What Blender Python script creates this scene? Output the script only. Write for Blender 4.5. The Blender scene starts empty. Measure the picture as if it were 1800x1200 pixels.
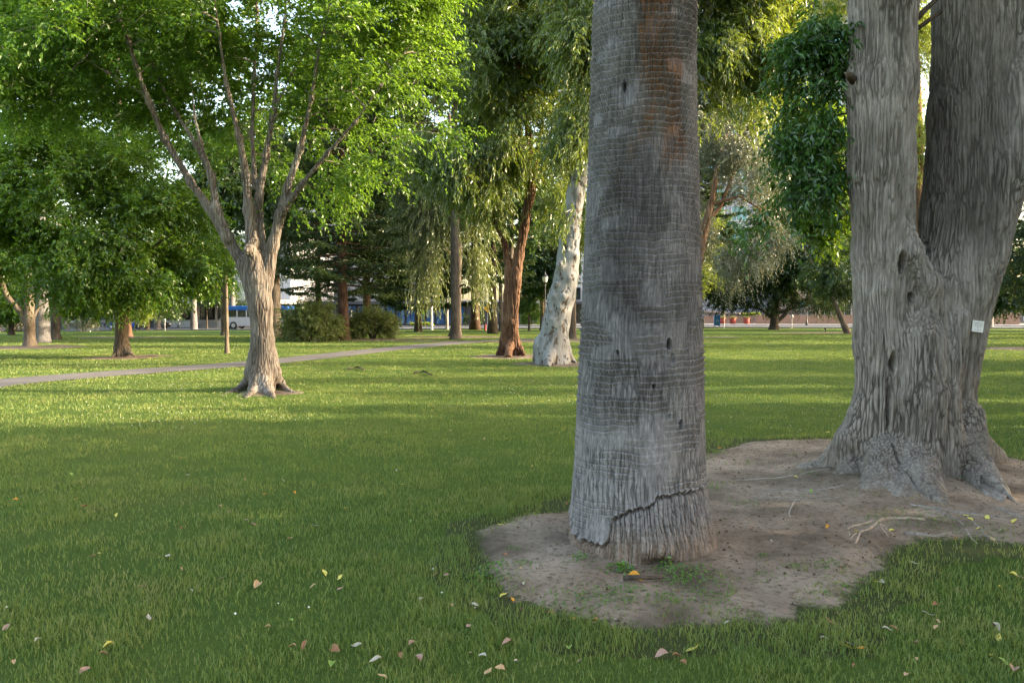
import bpy, math, random
import numpy as np
from mathutils import Vector, Matrix
R = math.radians
rng = np.random.default_rng(7)
random.seed(7)
sc = bpy.context.scene
COL = sc.collection

# ------------------------------------------------------------------ camera, world, sun, exposure
F = 1400.0                      # focal length in photograph pixels (photo is 1800 wide)
TILT = math.atan(53 / F)
CAMZ = 1.6
cam = bpy.data.cameras.new('camera')
cam.sensor_width = 36; cam.lens = 28
cam.clip_start = 0.05; cam.clip_end = 5000
camo = bpy.data.objects.new('camera', cam); COL.objects.link(camo)
camo.location = (0, 0, CAMZ); camo.rotation_euler = (math.pi / 2 - TILT, 0, 0)
sc.camera = camo

SUN_EL = R(17)
SUN_AZ = R(89)                 # clockwise from +Y (north); sun stands to the right, a little behind the camera
sdir = Vector((math.sin(SUN_AZ) * math.cos(SUN_EL), math.cos(SUN_AZ) * math.cos(SUN_EL), math.sin(SUN_EL)))
w = bpy.data.worlds.new("World"); sc.world = w; w.use_nodes = True
wt = w.node_tree; wt.nodes.clear()
bg = wt.nodes.new('ShaderNodeBackground'); wo = wt.nodes.new('ShaderNodeOutputWorld')
sky = wt.nodes.new('ShaderNodeTexSky'); sky.sky_type = 'NISHITA'; sky.sun_disc = False
sky.sun_elevation = SUN_EL; sky.sun_rotation = SUN_AZ
sky.air_density = 1.0; sky.dust_density = 3.0; sky.ozone_density = 0.4
bg.inputs['Strength'].default_value = 0.15
tn = wt.nodes.new('ShaderNodeMix'); tn.data_type = 'RGBA'; tn.blend_type = 'MULTIPLY'; tn.inputs[0].default_value = 1; tn.inputs[7].default_value = (1.0, .95, .86, 1)
wt.links.new(sky.outputs[0], tn.inputs[6]); wt.links.new(tn.outputs[2], bg.inputs['Color']); wt.links.new(bg.outputs[0], wo.inputs['Surface'])
sl = bpy.data.lights.new('sun', 'SUN'); sl.energy = 2.8; sl.angle = R(0.5); sl.color = (1.0, 0.83, 0.57)
so = bpy.data.objects.new('sun', sl); COL.objects.link(so)
so.rotation_euler = sdir.to_track_quat('Z', 'Y').to_euler()
so.location = (60, -10, 40)
sc.view_settings.view_transform = 'Standard'; sc.view_settings.look = 'None'
sc.view_settings.exposure = 2.8; sc.view_settings.gamma = 1
sc.view_settings.use_curve_mapping = False
sc.render.engine = 'CYCLES'
sc.cycles.max_bounces = 7; sc.cycles.diffuse_bounces = 4; sc.cycles.transmission_bounces = 5
sc.cycles.transparent_max_bounces = 6; sc.cycles.sample_clamp_indirect = 6

# ------------------------------------------------------------------ helpers
def smooth(t):
    t = np.clip(t, 0, 1); return t * t * (3 - 2 * t)
def gz(x, y):                   # height of the ground: flat park that falls a little towards the street
    return -np.clip(0.47 - 0.0075 * np.asarray(x, float), 0.3, 1.0) * smooth((np.asarray(y, float) - 40) / 50)
CT, ST = math.cos(TILT), math.sin(TILT)
def P(px, py, Y):
    x = (px - 900) / F; v = (600 - py) / F
    d = (x, CT + v * ST, -ST + v * CT); s = Y / d[1]
    return np.array((d[0] * s, Y, CAMZ + d[2] * s))
def G(px, py):                  # where a pixel's ray meets the ground
    x = (px - 900) / F; v = (600 - py) / F
    d = (x, CT + v * ST, -ST + v * CT); s = CAMZ / max(-d[2], 1e-4)
    for _ in range(30):
        z = float(gz(d[0] * s, d[1] * s)); s = (CAMZ - z) / max(-d[2], 1e-4)
    return np.array((d[0] * s, d[1] * s, float(gz(d[0] * s, d[1] * s))))

def _hash(ix, iy, iz, seed):
    h = (ix.astype(np.int64) * 374761393 + iy.astype(np.int64) * 668265263 + iz.astype(np.int64) * 2147483647 + seed * 1274126177) & 0xffffffff
    h = ((h ^ (h >> 13)) * 1274126177) & 0xffffffff
    h = (h ^ (h >> 16)) & 0xffffffff
    return h.astype(np.float64) / 2147483647.5 - 1.0
def vnoise(p, seed=0):
    p = np.asarray(p, float)
    f = np.floor(p); i = f.astype(np.int64); u = p - f; u = u * u * (3 - 2 * u)
    out = 0
    for a in (0, 1):
        wx = u[:, 0] if a else 1 - u[:, 0]
        for b in (0, 1):
            wy = u[:, 1] if b else 1 - u[:, 1]
            for c in (0, 1):
                wz = u[:, 2] if c else 1 - u[:, 2]
                out = out + wx * wy * wz * _hash(i[:, 0] + a, i[:, 1] + b, i[:, 2] + c, seed)
    return out
def fbm(p, octs=3, seed=0):
    s = 0; a = 1; t = 0
    for k in range(octs):
        s = s + a * vnoise(p * (2.03 ** k) + 17.3 * k, seed + k); t += a; a *= 0.5
    return s / t

def cracks(p, seed=0, jit=.85):   # distance-to-border measure of a cell pattern, small on the borders
    p = np.asarray(p, np.float32); b0 = np.floor(p - .5).astype(np.int64)
    f1 = np.full(len(p), 9, np.float32); f2 = f1.copy()
    for a in (0, 1):
        for b in (0, 1):
            for c in (0, 1):
                ix, iy, iz = b0[:, 0] + a, b0[:, 1] + b, b0[:, 2] + c
                h = _hash(ix, iy, iz, seed); h2 = (h * 917.3) % 1.0; h3 = (h * 7919.7) % 1.0
                d = (ix + .5 + jit * .5 * h - p[:, 0]) ** 2 + (iy + .5 + jit * (h2 - .5) - p[:, 1]) ** 2 + (iz + .5 + jit * (h3 - .5) - p[:, 2]) ** 2
                d = d.astype(np.float32); m = d < f1
                f2 = np.where(m, f1, np.minimum(f2, d)); f1 = np.where(m, d, f1)
    return np.sqrt(f2) - np.sqrt(f1)
def link(o, parent=None):
    COL.objects.link(o)
    if parent is not None: o.parent = parent
    return o
def np_mesh(name, verts, quads=None, tris=None, smooth_shade=False):
    me = bpy.data.meshes.new(name)
    verts = np.asarray(verts, np.float32)
    me.vertices.add(len(verts)); me.vertices.foreach_set('co', verts.ravel())
    q = np.zeros((0, 4), np.int32) if quads is None else np.asarray(quads, np.int32).reshape(-1, 4)
    t = np.zeros((0, 3), np.int32) if tris is None else np.asarray(tris, np.int32).reshape(-1, 3)
    loops = np.concatenate([q.ravel(), t.ravel()])
    tot = np.concatenate([np.full(len(q), 4, np.int32), np.full(len(t), 3, np.int32)])
    st = np.concatenate([[0], np.cumsum(tot)[:-1]]).astype(np.int32) if len(tot) else np.zeros(0, np.int32)
    me.loops.add(len(loops)); me.loops.foreach_set('vertex_index', loops.astype(np.int32))
    me.polygons.add(len(tot)); me.polygons.foreach_set('loop_start', st)
    try: me.polygons.foreach_set('loop_total', tot)
    except Exception: pass
    me.polygons.foreach_set('use_smooth', np.full(len(tot), bool(smooth_shade)))
    me.update(calc_edges=True)
    return me
def mk(name, me, mat, parent=None):
    o = bpy.data.objects.new(name, me)
    if mat is not None and len(me.materials) == 0: me.materials.append(mat)
    return link(o, parent)
def tag(o, label=None, cat=None, group=None, kind=None):
    if label: o['label'] = label
    if cat: o['category'] = cat
    if group: o['group'] = group
    if kind: o['kind'] = kind
    return o
def empty(name, loc, label=None, cat=None, group=None, rz=0):
    o = bpy.data.objects.new(name, None); link(o)
    o.location = tuple(float(c) for c in loc); o.rotation_euler = (0, 0, rz); o.empty_display_size = 0.3
    return tag(o, label, cat, group)

class MB:
    """collects shapes into one mesh (local coordinates)"""
    def __init__(s): s.v = []; s.q = []; s.t = []; s.n = 0
    def add(s, v, q=None, t=None):
        v = np.asarray(v, float).reshape(-1, 3)
        if q is not None and len(q): s.q.append(np.asarray(q, int).reshape(-1, 4) + s.n)
        if t is not None and len(t): s.t.append(np.asarray(t, int).reshape(-1, 3) + s.n)
        s.v.append(v); s.n += len(v); return s
    def box(s, c, d, rz=0.0, taper=1.0, rx=0.0):
        x, y, z = np.asarray(d, float) / 2
        v = np.array([(-x, -y, -z), (x, -y, -z), (x, y, -z), (-x, y, -z), (-x * taper, -y * taper, z), (x * taper, -y * taper, z), (x * taper, y * taper, z), (-x * taper, y * taper, z)])
        if rx:
            cx, sx = math.cos(rx), math.sin(rx); v = v @ np.array([(1, 0, 0), (0, cx, sx), (0, -sx, cx)])
        if rz:
            cz, sz = math.cos(rz), math.sin(rz); v = v @ np.array([(cz, sz, 0), (-sz, cz, 0), (0, 0, 1)])
        return s.add(v + np.asarray(c, float), [(0, 3, 2, 1), (4, 5, 6, 7), (0, 1, 5, 4), (1, 2, 6, 5), (2, 3, 7, 6), (3, 0, 4, 7)])
    def tube(s, pts, rad, n=8, cap=True, wob=0.0):
        pts = np.asarray(pts, float); m = len(pts); rad = np.broadcast_to(np.asarray(rad, float), (m,))
        tan = np.gradient(pts, axis=0); tan /= np.linalg.norm(tan, axis=1)[:, None] + 1e-9
        ref = np.array((0.0, 1.0, 0.0)) if abs(tan[0][1]) < 0.8 else np.array((1.0, 0, 0))
        a = np.cross(tan, ref); a /= np.linalg.norm(a, axis=1)[:, None] + 1e-9
        b = np.cross(tan, a)
        th = np.arange(n) * 2 * math.pi / n
        rr = rad[:, None] * (1 + (wob * rng.uniform(-1, 1, (m, n)) if wob else 0))
        v = pts[:, None, :] + rr[..., None] * (np.cos(th)[None, :, None] * a[:, None, :] + np.sin(th)[None, :, None] * b[:, None, :])
        i = np.arange(m - 1)[:, None] * n; j = np.arange(n)[None, :]; k = (j + 1) % n
        q = np.stack([i + j, i + k, i + n + k, i + n + j], -1).reshape(-1, 4)
        v = v.reshape(-1, 3); t = None
        if cap:
            v = np.vstack([v, pts[:1], pts[-1:]])
            jj = np.arange(n); kk = (jj + 1) % n
            t = np.vstack([np.stack([kk, jj, np.full(n, m * n)], -1), np.stack([jj + (m - 1) * n, kk + (m - 1) * n, np.full(n, m * n + 1)], -1)])
        return s.add(v, q, t)
    def lathe(s, prof, c=(0, 0, 0), n=16):
        prof = np.asarray(prof, float)
        th = np.arange(n) * 2 * math.pi / n; m = len(prof)
        v = np.stack([prof[:, 0][:, None] * np.cos(th), prof[:, 0][:, None] * np.sin(th), np.repeat(prof[:, 1][:, None], n, 1)], -1).reshape(-1, 3)
        i = np.arange(m - 1)[:, None] * n; j = np.arange(n)[None, :]; k = (j + 1) % n
        q = np.stack([i + j, i + k, i + n + k, i + n + j], -1).reshape(-1, 4)
        jj = np.arange(n); kk = (jj + 1) % n
        v = np.vstack([v, [(0, 0, prof[0, 1]), (0, 0, prof[-1, 1])]])
        t = np.vstack([np.stack([kk, jj, np.full(n, m * n)], -1), np.stack([jj + (m - 1) * n, kk + (m - 1) * n, np.full(n, m * n + 1)], -1)])
        return s.add(v + np.asarray(c, float), q, t)
    def prism(s, pts2, y0, y1):   # outline in x,z, extruded along y
        p = np.asarray(pts2, float); n = len(p)
        v = np.vstack([np.c_[p[:, 0], np.full(n, y0), p[:, 1]], np.c_[p[:, 0], np.full(n, y1), p[:, 1]]])
        q = [(i, (i + 1) % n, n + (i + 1) % n, n + i) for i in range(n)]
        c0 = p.mean(0); v = np.vstack([v, [(c0[0], y0, c0[1]), (c0[0], y1, c0[1])]])
        t = [((i + 1) % n, i, 2 * n) for i in range(n)] + [(n + i, n + (i + 1) % n, 2 * n + 1) for i in range(n)]
        return s.add(v, q, t)
    def build(s, name, mat, parent=None, sm=False, bevel=0):
        me = np_mesh(name, np.vstack(s.v) if s.v else np.zeros((0, 3)), np.vstack(s.q) if s.q else None, np.vstack(s.t) if s.t else None, sm)
        o = mk(name, me, mat, parent)
        if bevel:
            b = o.modifiers.new('bevel', 'BEVEL'); b.width = bevel; b.segments = 2; b.limit_method = 'ANGLE'
        return o

# ------------------------------------------------------------------ materials
def new_mat(name):
    m = bpy.data.materials.new(name); m.use_nodes = True
    nt = m.node_tree; nt.nodes.clear()
    out = nt.nodes.new('ShaderNodeOutputMaterial')
    return m, nt, out
def N(nt, typ, **kw):
    n = nt.nodes.new(typ)
    for k, v in kw.items():
        if k in n.inputs.keys() if isinstance(k, str) else False: n.inputs[k].default_value = v
        else: setattr(n, k, v)
    return n
def L(nt, a, b): nt.links.new(a, b)
def ramp(nt, fac, stops):
    r = nt.nodes.new('ShaderNodeValToRGB')
    el = r.color_ramp.elements
    el[0].position = stops[0][0]; el[0].color = (*stops[0][1], 1)
    el[1].position = stops[-1][0]; el[1].color = (*stops[-1][1], 1)
    for p, c in stops[1:-1]:
        e = el.new(p); e.color = (*c, 1)
    L(nt, fac, r.inputs[0]); return r.outputs[0]
def coords(nt, scale=(1, 1, 1), kind='Object'):
    tc = nt.nodes.new('ShaderNodeTexCoord')
    mp = nt.nodes.new('ShaderNodeMapping'); mp.inputs['Scale'].default_value = scale
    L(nt, tc.outputs[kind], mp.inputs['Vector']); return mp.outputs[0]
def noise(nt, vec, scale, detail=4, rough=0.55, dist=0.0):
    n = nt.nodes.new('ShaderNodeTexNoise'); n.inputs['Scale'].default_value = scale
    n.inputs['Detail'].default_value = detail; n.inputs['Roughness'].default_value = rough
    n.inputs['Distortion'].default_value = dist
    if vec is not None: L(nt, vec, n.inputs['Vector'])
    return n.outputs['Fac']
def mix(nt, fac, a, b, mode='MIX'):
    n = nt.nodes.new('ShaderNodeMix'); n.data_type = 'RGBA'; n.blend_type = mode
    for sock, val in ((n.inputs[0], fac), (n.inputs[6], a), (n.inputs[7], b)):
        if hasattr(val, 'links'): L(nt, val, sock)
        elif isinstance(val, tuple): sock.default_value = (*val, 1) if len(val) == 3 else val
        else: sock.default_value = val
    return n.outputs[2]
def bump(nt, h, strength=0.5, dist=0.01):
    b = nt.nodes.new('ShaderNodeBump'); b.inputs['Strength'].default_value = strength; b.inputs['Distance'].default_value = dist
    L(nt, h, b.inputs['Height']); return b.outputs[0]
def plain(name, c, rough=0.6, metal=0.0, var=0.15, scale=6.0, bumps=0.0, emit=None):
    m, nt, out = new_mat(name)
    p = nt.nodes.new('ShaderNodeBsdfPrincipled')
    nz = noise(nt, coords(nt), scale, 5)
    c = np.array(c)
    L(nt, ramp(nt, nz, [(0.3, tuple(c * (1 - var))), (0.7, tuple(np.minimum(c * (1 + var), 1)))]), p.inputs['Base Color'])
    p.inputs['Roughness'].default_value = rough; p.inputs['Metallic'].default_value = metal
    if bumps: L(nt, bump(nt, noise(nt, coords(nt), scale * 12, 6), bumps, 0.01), p.inputs['Normal'])
    L(nt, p.outputs[0], out.inputs[0]); return m
def glass(name, c, rough=0.08):
    m, nt, out = new_mat(name)
    p = nt.nodes.new('ShaderNodeBsdfPrincipled')
    nz = noise(nt, coords(nt, (1, 1, 1)), 0.9, 3)
    c = np.array(c)
    L(nt, ramp(nt, nz, [(0.35, tuple(c * 0.5)), (0.65, tuple(c * 1.4))]), p.inputs['Base Color'])
    p.inputs['Roughness'].default_value = rough; p.inputs['Specular IOR Level'].default_value = 0.8
    L(nt, p.outputs[0], out.inputs[0]); return m
def leaf_mat(name, stops, trans, tfac=0.45, gloss=0.06, grough=0.35, patch=0.5):
    """leaf: diffuse + light passing through + a little gloss; hue differs from leaf to leaf and from bough to bough"""
    m, nt, out = new_mat(name)
    geo = nt.nodes.new('ShaderNodeNewGeometry')
    big = noise(nt, coords(nt), patch, 2)
    ma = nt.nodes.new('ShaderNodeMath'); ma.operation = 'MULTIPLY_ADD'
    L(nt, geo.outputs['Random Per Island'], ma.inputs[0]); ma.inputs[1].default_value = 0.55
    sb = nt.nodes.new('ShaderNodeMath'); sb.operation = 'MULTIPLY_ADD'
    L(nt, big, sb.inputs[0]); sb.inputs[1].default_value = 0.9; sb.inputs[2].default_value = -0.22
    L(nt, sb.outputs[0], ma.inputs[2])
    col = ramp(nt, ma.outputs[0], stops)
    d = nt.nodes.new('ShaderNodeBsdfDiffuse'); L(nt, col, d.inputs[0])
    t = nt.nodes.new('ShaderNodeBsdfTranslucent'); L(nt, mix(nt, 0.8, col, trans), t.inputs[0])
    mx = nt.nodes.new('ShaderNodeMixShader'); mx.inputs[0].default_value = tfac
    L(nt, d.outputs[0], mx.inputs[1]); L(nt, t.outputs[0], mx.inputs[2])
    g = nt.nodes.new('ShaderNodeBsdfGlossy'); g.inputs['Roughness'].default_value = grough; g.inputs[0].default_value = (1, 1, 1, 1)
    m2 = nt.nodes.new('ShaderNodeMixShader'); m2.inputs[0].default_value = gloss
    L(nt, mx.outputs[0], m2.inputs[1]); L(nt, g.outputs[0], m2.inputs[2])
    L(nt, m2.outputs[0], out.inputs[0]); return m
def bark_mat(name, stops, zs=0.18, scale=22, bs=0.8, bd=0.012, patchcol=None, pscale=1.5, pthr=(0.5, 0.62), rough=0.9, inner=None):
    m, nt, out = new_mat(name)
    p = nt.nodes.new('ShaderNodeBsdfPrincipled'); p.inputs['Roughness'].default_value = rough
    p.inputs['Specular IOR Level'].default_value = 0.2
    v = coords(nt, (1, 1, zs))
    n1 = noise(nt, v, scale, 7, 0.65, 0.4)
    n2 = noise(nt, coords(nt), 1.7, 4)
    s = nt.nodes.new('ShaderNodeMath'); s.operation = 'MULTIPLY_ADD'; L(nt, n2, s.inputs[0]); s.inputs[1].default_value = 0.6; s.inputs[2].default_value = -0.3
    a = nt.nodes.new('ShaderNodeMath'); a.operation = 'ADD'; L(nt, s.outputs[0], a.inputs[0]); L(nt, n1, a.inputs[1])
    col = ramp(nt, a.outputs[0], stops)
    if patchcol is not None:
        pm = ramp(nt, noise(nt, coords(nt, (1, 1, 0.6)), pscale, 4), [(pthr[0], (0, 0, 0)), (pthr[1], (1, 1, 1))])
        col = mix(nt, pm, col, patchcol)
    if inner is not None:
        at = nt.nodes.new('ShaderNodeAttribute'); at.attribute_name = 'fissure'
        fm = nt.nodes.new('ShaderNodeMath'); fm.operation = 'MULTIPLY'; sx = nt.nodes.new('ShaderNodeSeparateColor'); L(nt, at.outputs['Color'], sx.inputs[0]); L(nt, sx.outputs[0], fm.inputs[0]); fm.inputs[1].default_value = .85
        if name == 'furrowed_grey_bark': col = mix(nt, sx.outputs[1], col, (.042, .034, .027))  # green channel: stained patches and the painted fork shade
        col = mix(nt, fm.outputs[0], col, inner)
    L(nt, col, p.inputs['Base Color'])
    L(nt, bump(nt, n1, bs, bd), p.inputs['Normal'])
    L(nt, p.outputs[0], out.inputs[0]); return m

# ------------------------------------------------------------------ lawn, dirt, path, street
DIRT = np.array([G(*q)[:2] for q in [(838, 962), (862, 925), (930, 905), (1000, 893), (1110, 858), (1235, 800), (1300, 778), (1450, 772), (1560, 780), (1720, 800), (1800, 812), (1930, 835), (2000, 900), (1900, 952), (1790, 958), (1700, 948), (1640, 955), (1585, 985), (1535, 1030), (1470, 1070), (1400, 1098), (1250, 1112), (1080, 1104), (960, 1078), (895, 1040), (852, 1000)]])
def poly_sd(x, y, poly):        # signed distance, negative inside
    x = np.asarray(x, float); y = np.asarray(y, float)
    d = np.full(x.shape, 1e9); ins = np.zeros(x.shape, bool)
    n = len(poly)
    for i in range(n):
        ax, ay = poly[i]; bx, by = poly[(i + 1) % n]
        ex, ey = bx - ax, by - ay
        t = np.clip(((x - ax) * ex + (y - ay) * ey) / (ex * ex + ey * ey + 1e-12), 0, 1)
        d = np.minimum(d, (x - ax - t * ex) ** 2 + (y - ay - t * ey) ** 2)
        c = ((ay > y) != (by > y)) & (x < (bx - ax) * (y - ay) / (by - ay + 1e-12) + ax)
        ins ^= c
    d = np.sqrt(d); return np.where(ins, -d, d)
def n2(x, y, s, seed, o=3):
    return fbm(np.c_[np.asarray(x).ravel() * s, np.asarray(y).ravel() * s, np.zeros(np.size(x))], o, seed).reshape(np.shape(x))

# asphalt path: centre line from the left edge of the picture to behind the ironbark
PATH = np.array([G(*q)[:2] for q in [(-420, 725), (-150, 692), (0, 672), (150, 660), (300, 649), (430, 640), (560, 627), (660, 616), (760, 606), (840, 600), (930, 597), (1030, 596), (1150, 594), (1300, 592)]])
def path_d(x, y):
    d = np.full(np.shape(x), 1e9)
    for i in range(len(PATH) - 1):
        a, b = PATH[i], PATH[i + 1]; e = b - a
        t = np.clip(((x - a[0]) * e[0] + (y - a[1]) * e[1]) / (e @ e), 0, 1)
        d = np.minimum(d, np.hypot(x - a[0] - t * e[0], y - a[1] - t * e[1]))
    return d
PATHW = 0.85
BARE = []                       # bare rings round other trunks: (x, y, rx, ry)

SE = np.array((1, -0.12)) / math.hypot(1, .12); SN = np.array((0.12, 1)) / math.hypot(1, .12)
def S(u, v, dz=0.0):            # street coordinates -> world
    p = np.array((0.0, 92.0)) + u * SE + v * SN
    return np.array((p[0], p[1], float(gz(p[0], p[1])) + dz))
SRZ = -math.atan(0.12)

def lawn_material():
    m, nt, out = new_mat('lawn_ground')
    p = nt.nodes.new('ShaderNodeBsdfPrincipled'); p.inputs['Roughness'].default_value = 1; p.inputs['Specular IOR Level'].default_value = 0.05
    a = noise(nt, coords(nt), 0.35, 5, 0.6); b = noise(nt, coords(nt), 9, 6, 0.7); c = noise(nt, coords(nt, (1, 1, 1)), 70, 4, 0.7)
    col = ramp(nt, a, [(0.32, (0.068, 0.128, 0.030)), (0.5, (0.100, 0.165, 0.036)), (0.68, (0.150, 0.185, 0.048))])
    col = mix(nt, ramp(nt, b, [(0.35, (0, 0, 0)), (0.7, (0.7, 0.7, 0.7))]), col, (0.120, 0.170, 0.030))
    col = mix(nt, ramp(nt, c, [(0.45, (0, 0, 0)), (0.62, (0.55, 0.55, 0.55))]), col, (0.050, 0.062, 0.022))
    L(nt, col, p.inputs['Base Color'])
    L(nt, bump(nt, c, 1.0, 0.05), p.inputs['Normal'])
    L(nt, p.outputs[0], out.inputs[0]); return m
M_lawn = lawn_material()
def grid_axis(parts): return np.unique(np.concatenate(parts))
xs = grid_axis([np.linspace(-100, 100, 101), np.geomspace(105, 2600, 14), -np.geomspace(105, 2600, 14)])
ys = grid_axis([np.linspace(-60, 140, 101), np.geomspace(145, 2600, 14), -np.geomspace(65, 600, 8)])
X, Y = np.meshgrid(xs, ys)
def grid_quads(ny, nx):
    i = np.arange(ny - 1)[:, None] * nx; j = np.arange(nx - 1)[None, :]
    return np.stack([i + j, i + j + 1, i + nx + j + 1, i + nx + j], -1).reshape(-1, 4)
g = mk('ground', np_mesh('ground', np.c_[X.ravel(), Y.ravel(), gz(X, Y).ravel()], grid_quads(*X.shape), smooth_shade=True), M_lawn)
tag(g, kind='structure')

# bare soil round the palm and the double-stemmed tree, real lumps and hollows
def dirt_material(name='bare_soil', k=1.0, blend=False):
    m, nt, out = new_mat(name)
    p = nt.nodes.new('ShaderNodeBsdfPrincipled'); p.inputs['Roughness'].default_value = 0.95; p.inputs['Specular IOR Level'].default_value = 0.12
    a = noise(nt, coords(nt), 1.6, 6, 0.6); b = noise(nt, coords(nt), 24, 8, 0.7, 0.5); c = noise(nt, coords(nt), 160, 4, 0.7)
    col = ramp(nt, a, [(0.33, tuple(k * np.array((0.075, 0.056, 0.041)))), (0.5, tuple(k * np.array((0.158, 0.120, 0.090)))), (0.68, tuple(k * np.array((0.235, 0.185, 0.142))))])
    col = mix(nt, ramp(nt, b, [(0.5, (0, 0, 0)), (0.66, (0.75, 0.75, 0.75))]), col, tuple(k * np.array((0.075, 0.052, 0.036))))
    col = mix(nt, ramp(nt, c, [(0.62, (0, 0, 0)), (0.7, (0.5, 0.5, 0.5))]), col, (0.33, 0.27, 0.2))
    if blend:
        at = nt.nodes.new('ShaderNodeAttribute'); at.attribute_name = 'turf'
        ad = nt.nodes.new('ShaderNodeMath'); ad.operation = 'MULTIPLY_ADD'; L(nt, b, ad.inputs[0]); ad.inputs[1].default_value = 1.3; L(nt, at.outputs['Fac'], ad.inputs[2])
        col = mix(nt, ramp(nt, ad.outputs[0], [(.70, (0, 0, 0)), (1.12, (1, 1, 1))]), col, mix(nt, b, (0.022, 0.032, 0.010), (0.075, 0.085, 0.026)))
    L(nt, col, p.inputs['Base Color'])
    L(nt, bump(nt, b, 0.9, 0.02), p.inputs['Normal'])
    L(nt, p.outputs[0], out.inputs[0]); return m
M_dirt = dirt_material('bare_soil', 1.1)
M_dirtmain = dirt_material('bare_soil_and_thatch', 1.4, True)
def dirt_sd(x, y):
    return poly_sd(x, y, DIRT) + 0.16 * n2(x, y, 1.9, 5) + 0.10 * n2(x, y, 7, 6)
PALM = P(1128, 700, 5.42); PALM[2] = 0
BIG = P(1612, 700, 7.5); BIG[2] = 0
def dirt_h(x, y):
    h = 0.022 * n2(x, y, 1.4, 21, 3) + 0.010 * n2(x, y, 7, 22, 4) + 0.006 * n2(x, y, 26, 23, 3)
    h = h + 0.10 * 1.5 * np.exp(-((x - BIG[0]) ** 2 + (y - BIG[1]) ** 2) / 1.1 ** 2)
    h = h - 0.04 * np.exp(-((x - PALM[0] + .05) ** 2 + (y - PALM[1] + .62) ** 2) / 0.22 ** 2)
    return h + 0.03
xs = np.arange(-0.8, 9.2, 0.022); ys = np.arange(3.4, 11.2, 0.022)
X, Y = np.meshgrid(xs, ys); sd = dirt_sd(X, Y)
Z = np.maximum(dirt_h(X, Y), 0.006) * smooth(-sd / 0.25) - 0.03 * smooth((sd - .30) / 0.08) + 0.005
q = grid_quads(*X.shape); keep = (sd.ravel()[q] < 0.40).any(1); q = q[keep]
used, inv = np.unique(q, return_inverse=True)
V = np.c_[X.ravel(), Y.ravel(), Z.ravel()][used]
me = np_mesh('dirt', V, inv.reshape(-1, 4), smooth_shade=True); ta = me.attributes.new('turf', 'FLOAT', 'POINT'); ta.data.foreach_set('value', np.clip((sd.ravel()[used] + .10) / .26, 0, 1.2).astype(np.float32))
o = mk('dirt', me, M_dirtmain); tag(o, kind='structure')
def dirt_z(x, y):
    x = np.asarray(x, float); y = np.asarray(y, float); s_ = dirt_sd(x, y)
    z = np.maximum(dirt_h(x, y), 0.006) * smooth(-s_ / 0.25) - 0.03 * smooth((s_ - .30) / 0.08) + 0.005
    return np.maximum(z, 0)

# path
def path_material():
    m, nt, out = new_mat('path_asphalt')
    p = nt.nodes.new('ShaderNodeBsdfPrincipled'); p.inputs['Roughness'].default_value = 0.85
    a = noise(nt, coords(nt), 0.8, 5); b = noise(nt, coords(nt), 60, 5, 0.7)
    col = ramp(nt, a, [(0.3, (0.10, 0.085, 0.078)), (0.7, (0.17, 0.148, 0.135))])
    col = mix(nt, ramp(nt, b, [(0.4, (0, 0, 0)), (0.7, (0.6, 0.6, 0.6))]), col, (0.06, 0.055, 0.05))
    L(nt, col, p.inputs['Base Color']); L(nt, bump(nt, b, 0.5, 0.01), p.inputs['Normal'])
    L(nt, p.outputs[0], out.inputs[0]); return m
pts = []
for i in range(len(PATH) - 1):
    for t in np.linspace(0, 1, 12, endpoint=False): pts.append(PATH[i] * (1 - t) + PATH[i + 1] * t)
pts = np.array(pts); 
for _ in range(12): pts[1:-1] = (pts[:-2] + pts[2:] + pts[1:-1] * 2) / 4
tn = np.gradient(pts, axis=0); tn /= np.linalg.norm(tn, axis=1)[:, None]; nn = np.c_[-tn[:, 1], tn[:, 0]]
rows = []
for k in (-1, -0.5, 0, 0.5, 1):
    e = PATHW * k + (0.06 * n2(pts[:, 0] + k, pts[:, 1], 1.5, 9) if abs(k) == 1 else 0)
    qxy = pts + nn * (e[:, None] if np.ndim(e) else e)
    rows.append(np.c_[qxy, gz(qxy[:, 0], qxy[:, 1]) + 0.012 + 0.012 * (1 - k * k)])
V = np.stack(rows, 1).reshape(-1, 3)
o = mk('path', np_mesh('path', V, grid_quads(len(pts), 5), smooth_shade=True), path_material()); tag(o, kind='structure')

def strip(name, u0, u1, v0, v1, dz, mat, du=4.0, kerb=None):
    us = np.arange(u0, u1 + du, du); vs = np.linspace(v0, v1, max(2, int((v1 - v0) / 2) + 1))
    U, Vv = np.meshgrid(us, vs)
    x = U * SE[0] + Vv * SN[0]; y = 92 + U * SE[1] + Vv * SN[1]
    o = mk(name, np_mesh(name, np.c_[x.ravel(), y.ravel(), (gz(x, y) + dz).ravel()], grid_quads(*U.shape)), mat)
    return tag(o, kind='structure')
M_road = plain('street_asphalt', (.11, .115, .135), 0.85, var=0.12, scale=0.6)
M_walk = plain('pavement_concrete', (.15, .15, .16), 0.85, var=0.1, scale=0.8)
M_kerb = plain('kerb_concrete', (.18, .175, .17), 0.85)
M_paint = plain('road_paint', (0.75, 0.74, 0.7), 0.7)
strip('road', -220, 220, 0.5, 14, 0.02, M_road)
strip('pavement', -220, 220, 14.2, 60, 0.15, M_walk)
mbk = MB()
for u in np.arange(-220, 220, 4):
    for v, hh in ((0.4, 0.16), (14.1, 0.16)):
        c = S(u + 2, v); mbk.box(c + (0, 0, hh / 2), (4.02, 0.18, hh + 0.02), SRZ)
tag(mbk.build('kerb', M_kerb), kind='structure')
mbk = MB()
for u in np.arange(-200, 200, 6): mbk.add(np.array([S(u, 7.2, .027), S(u + 3, 7.2, .027), S(u + 3, 7.35, .027), S(u, 7.35, .027)]), [(0, 1, 2, 3)])
tag(mbk.build('road_marking', M_paint), kind='structure')

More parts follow.
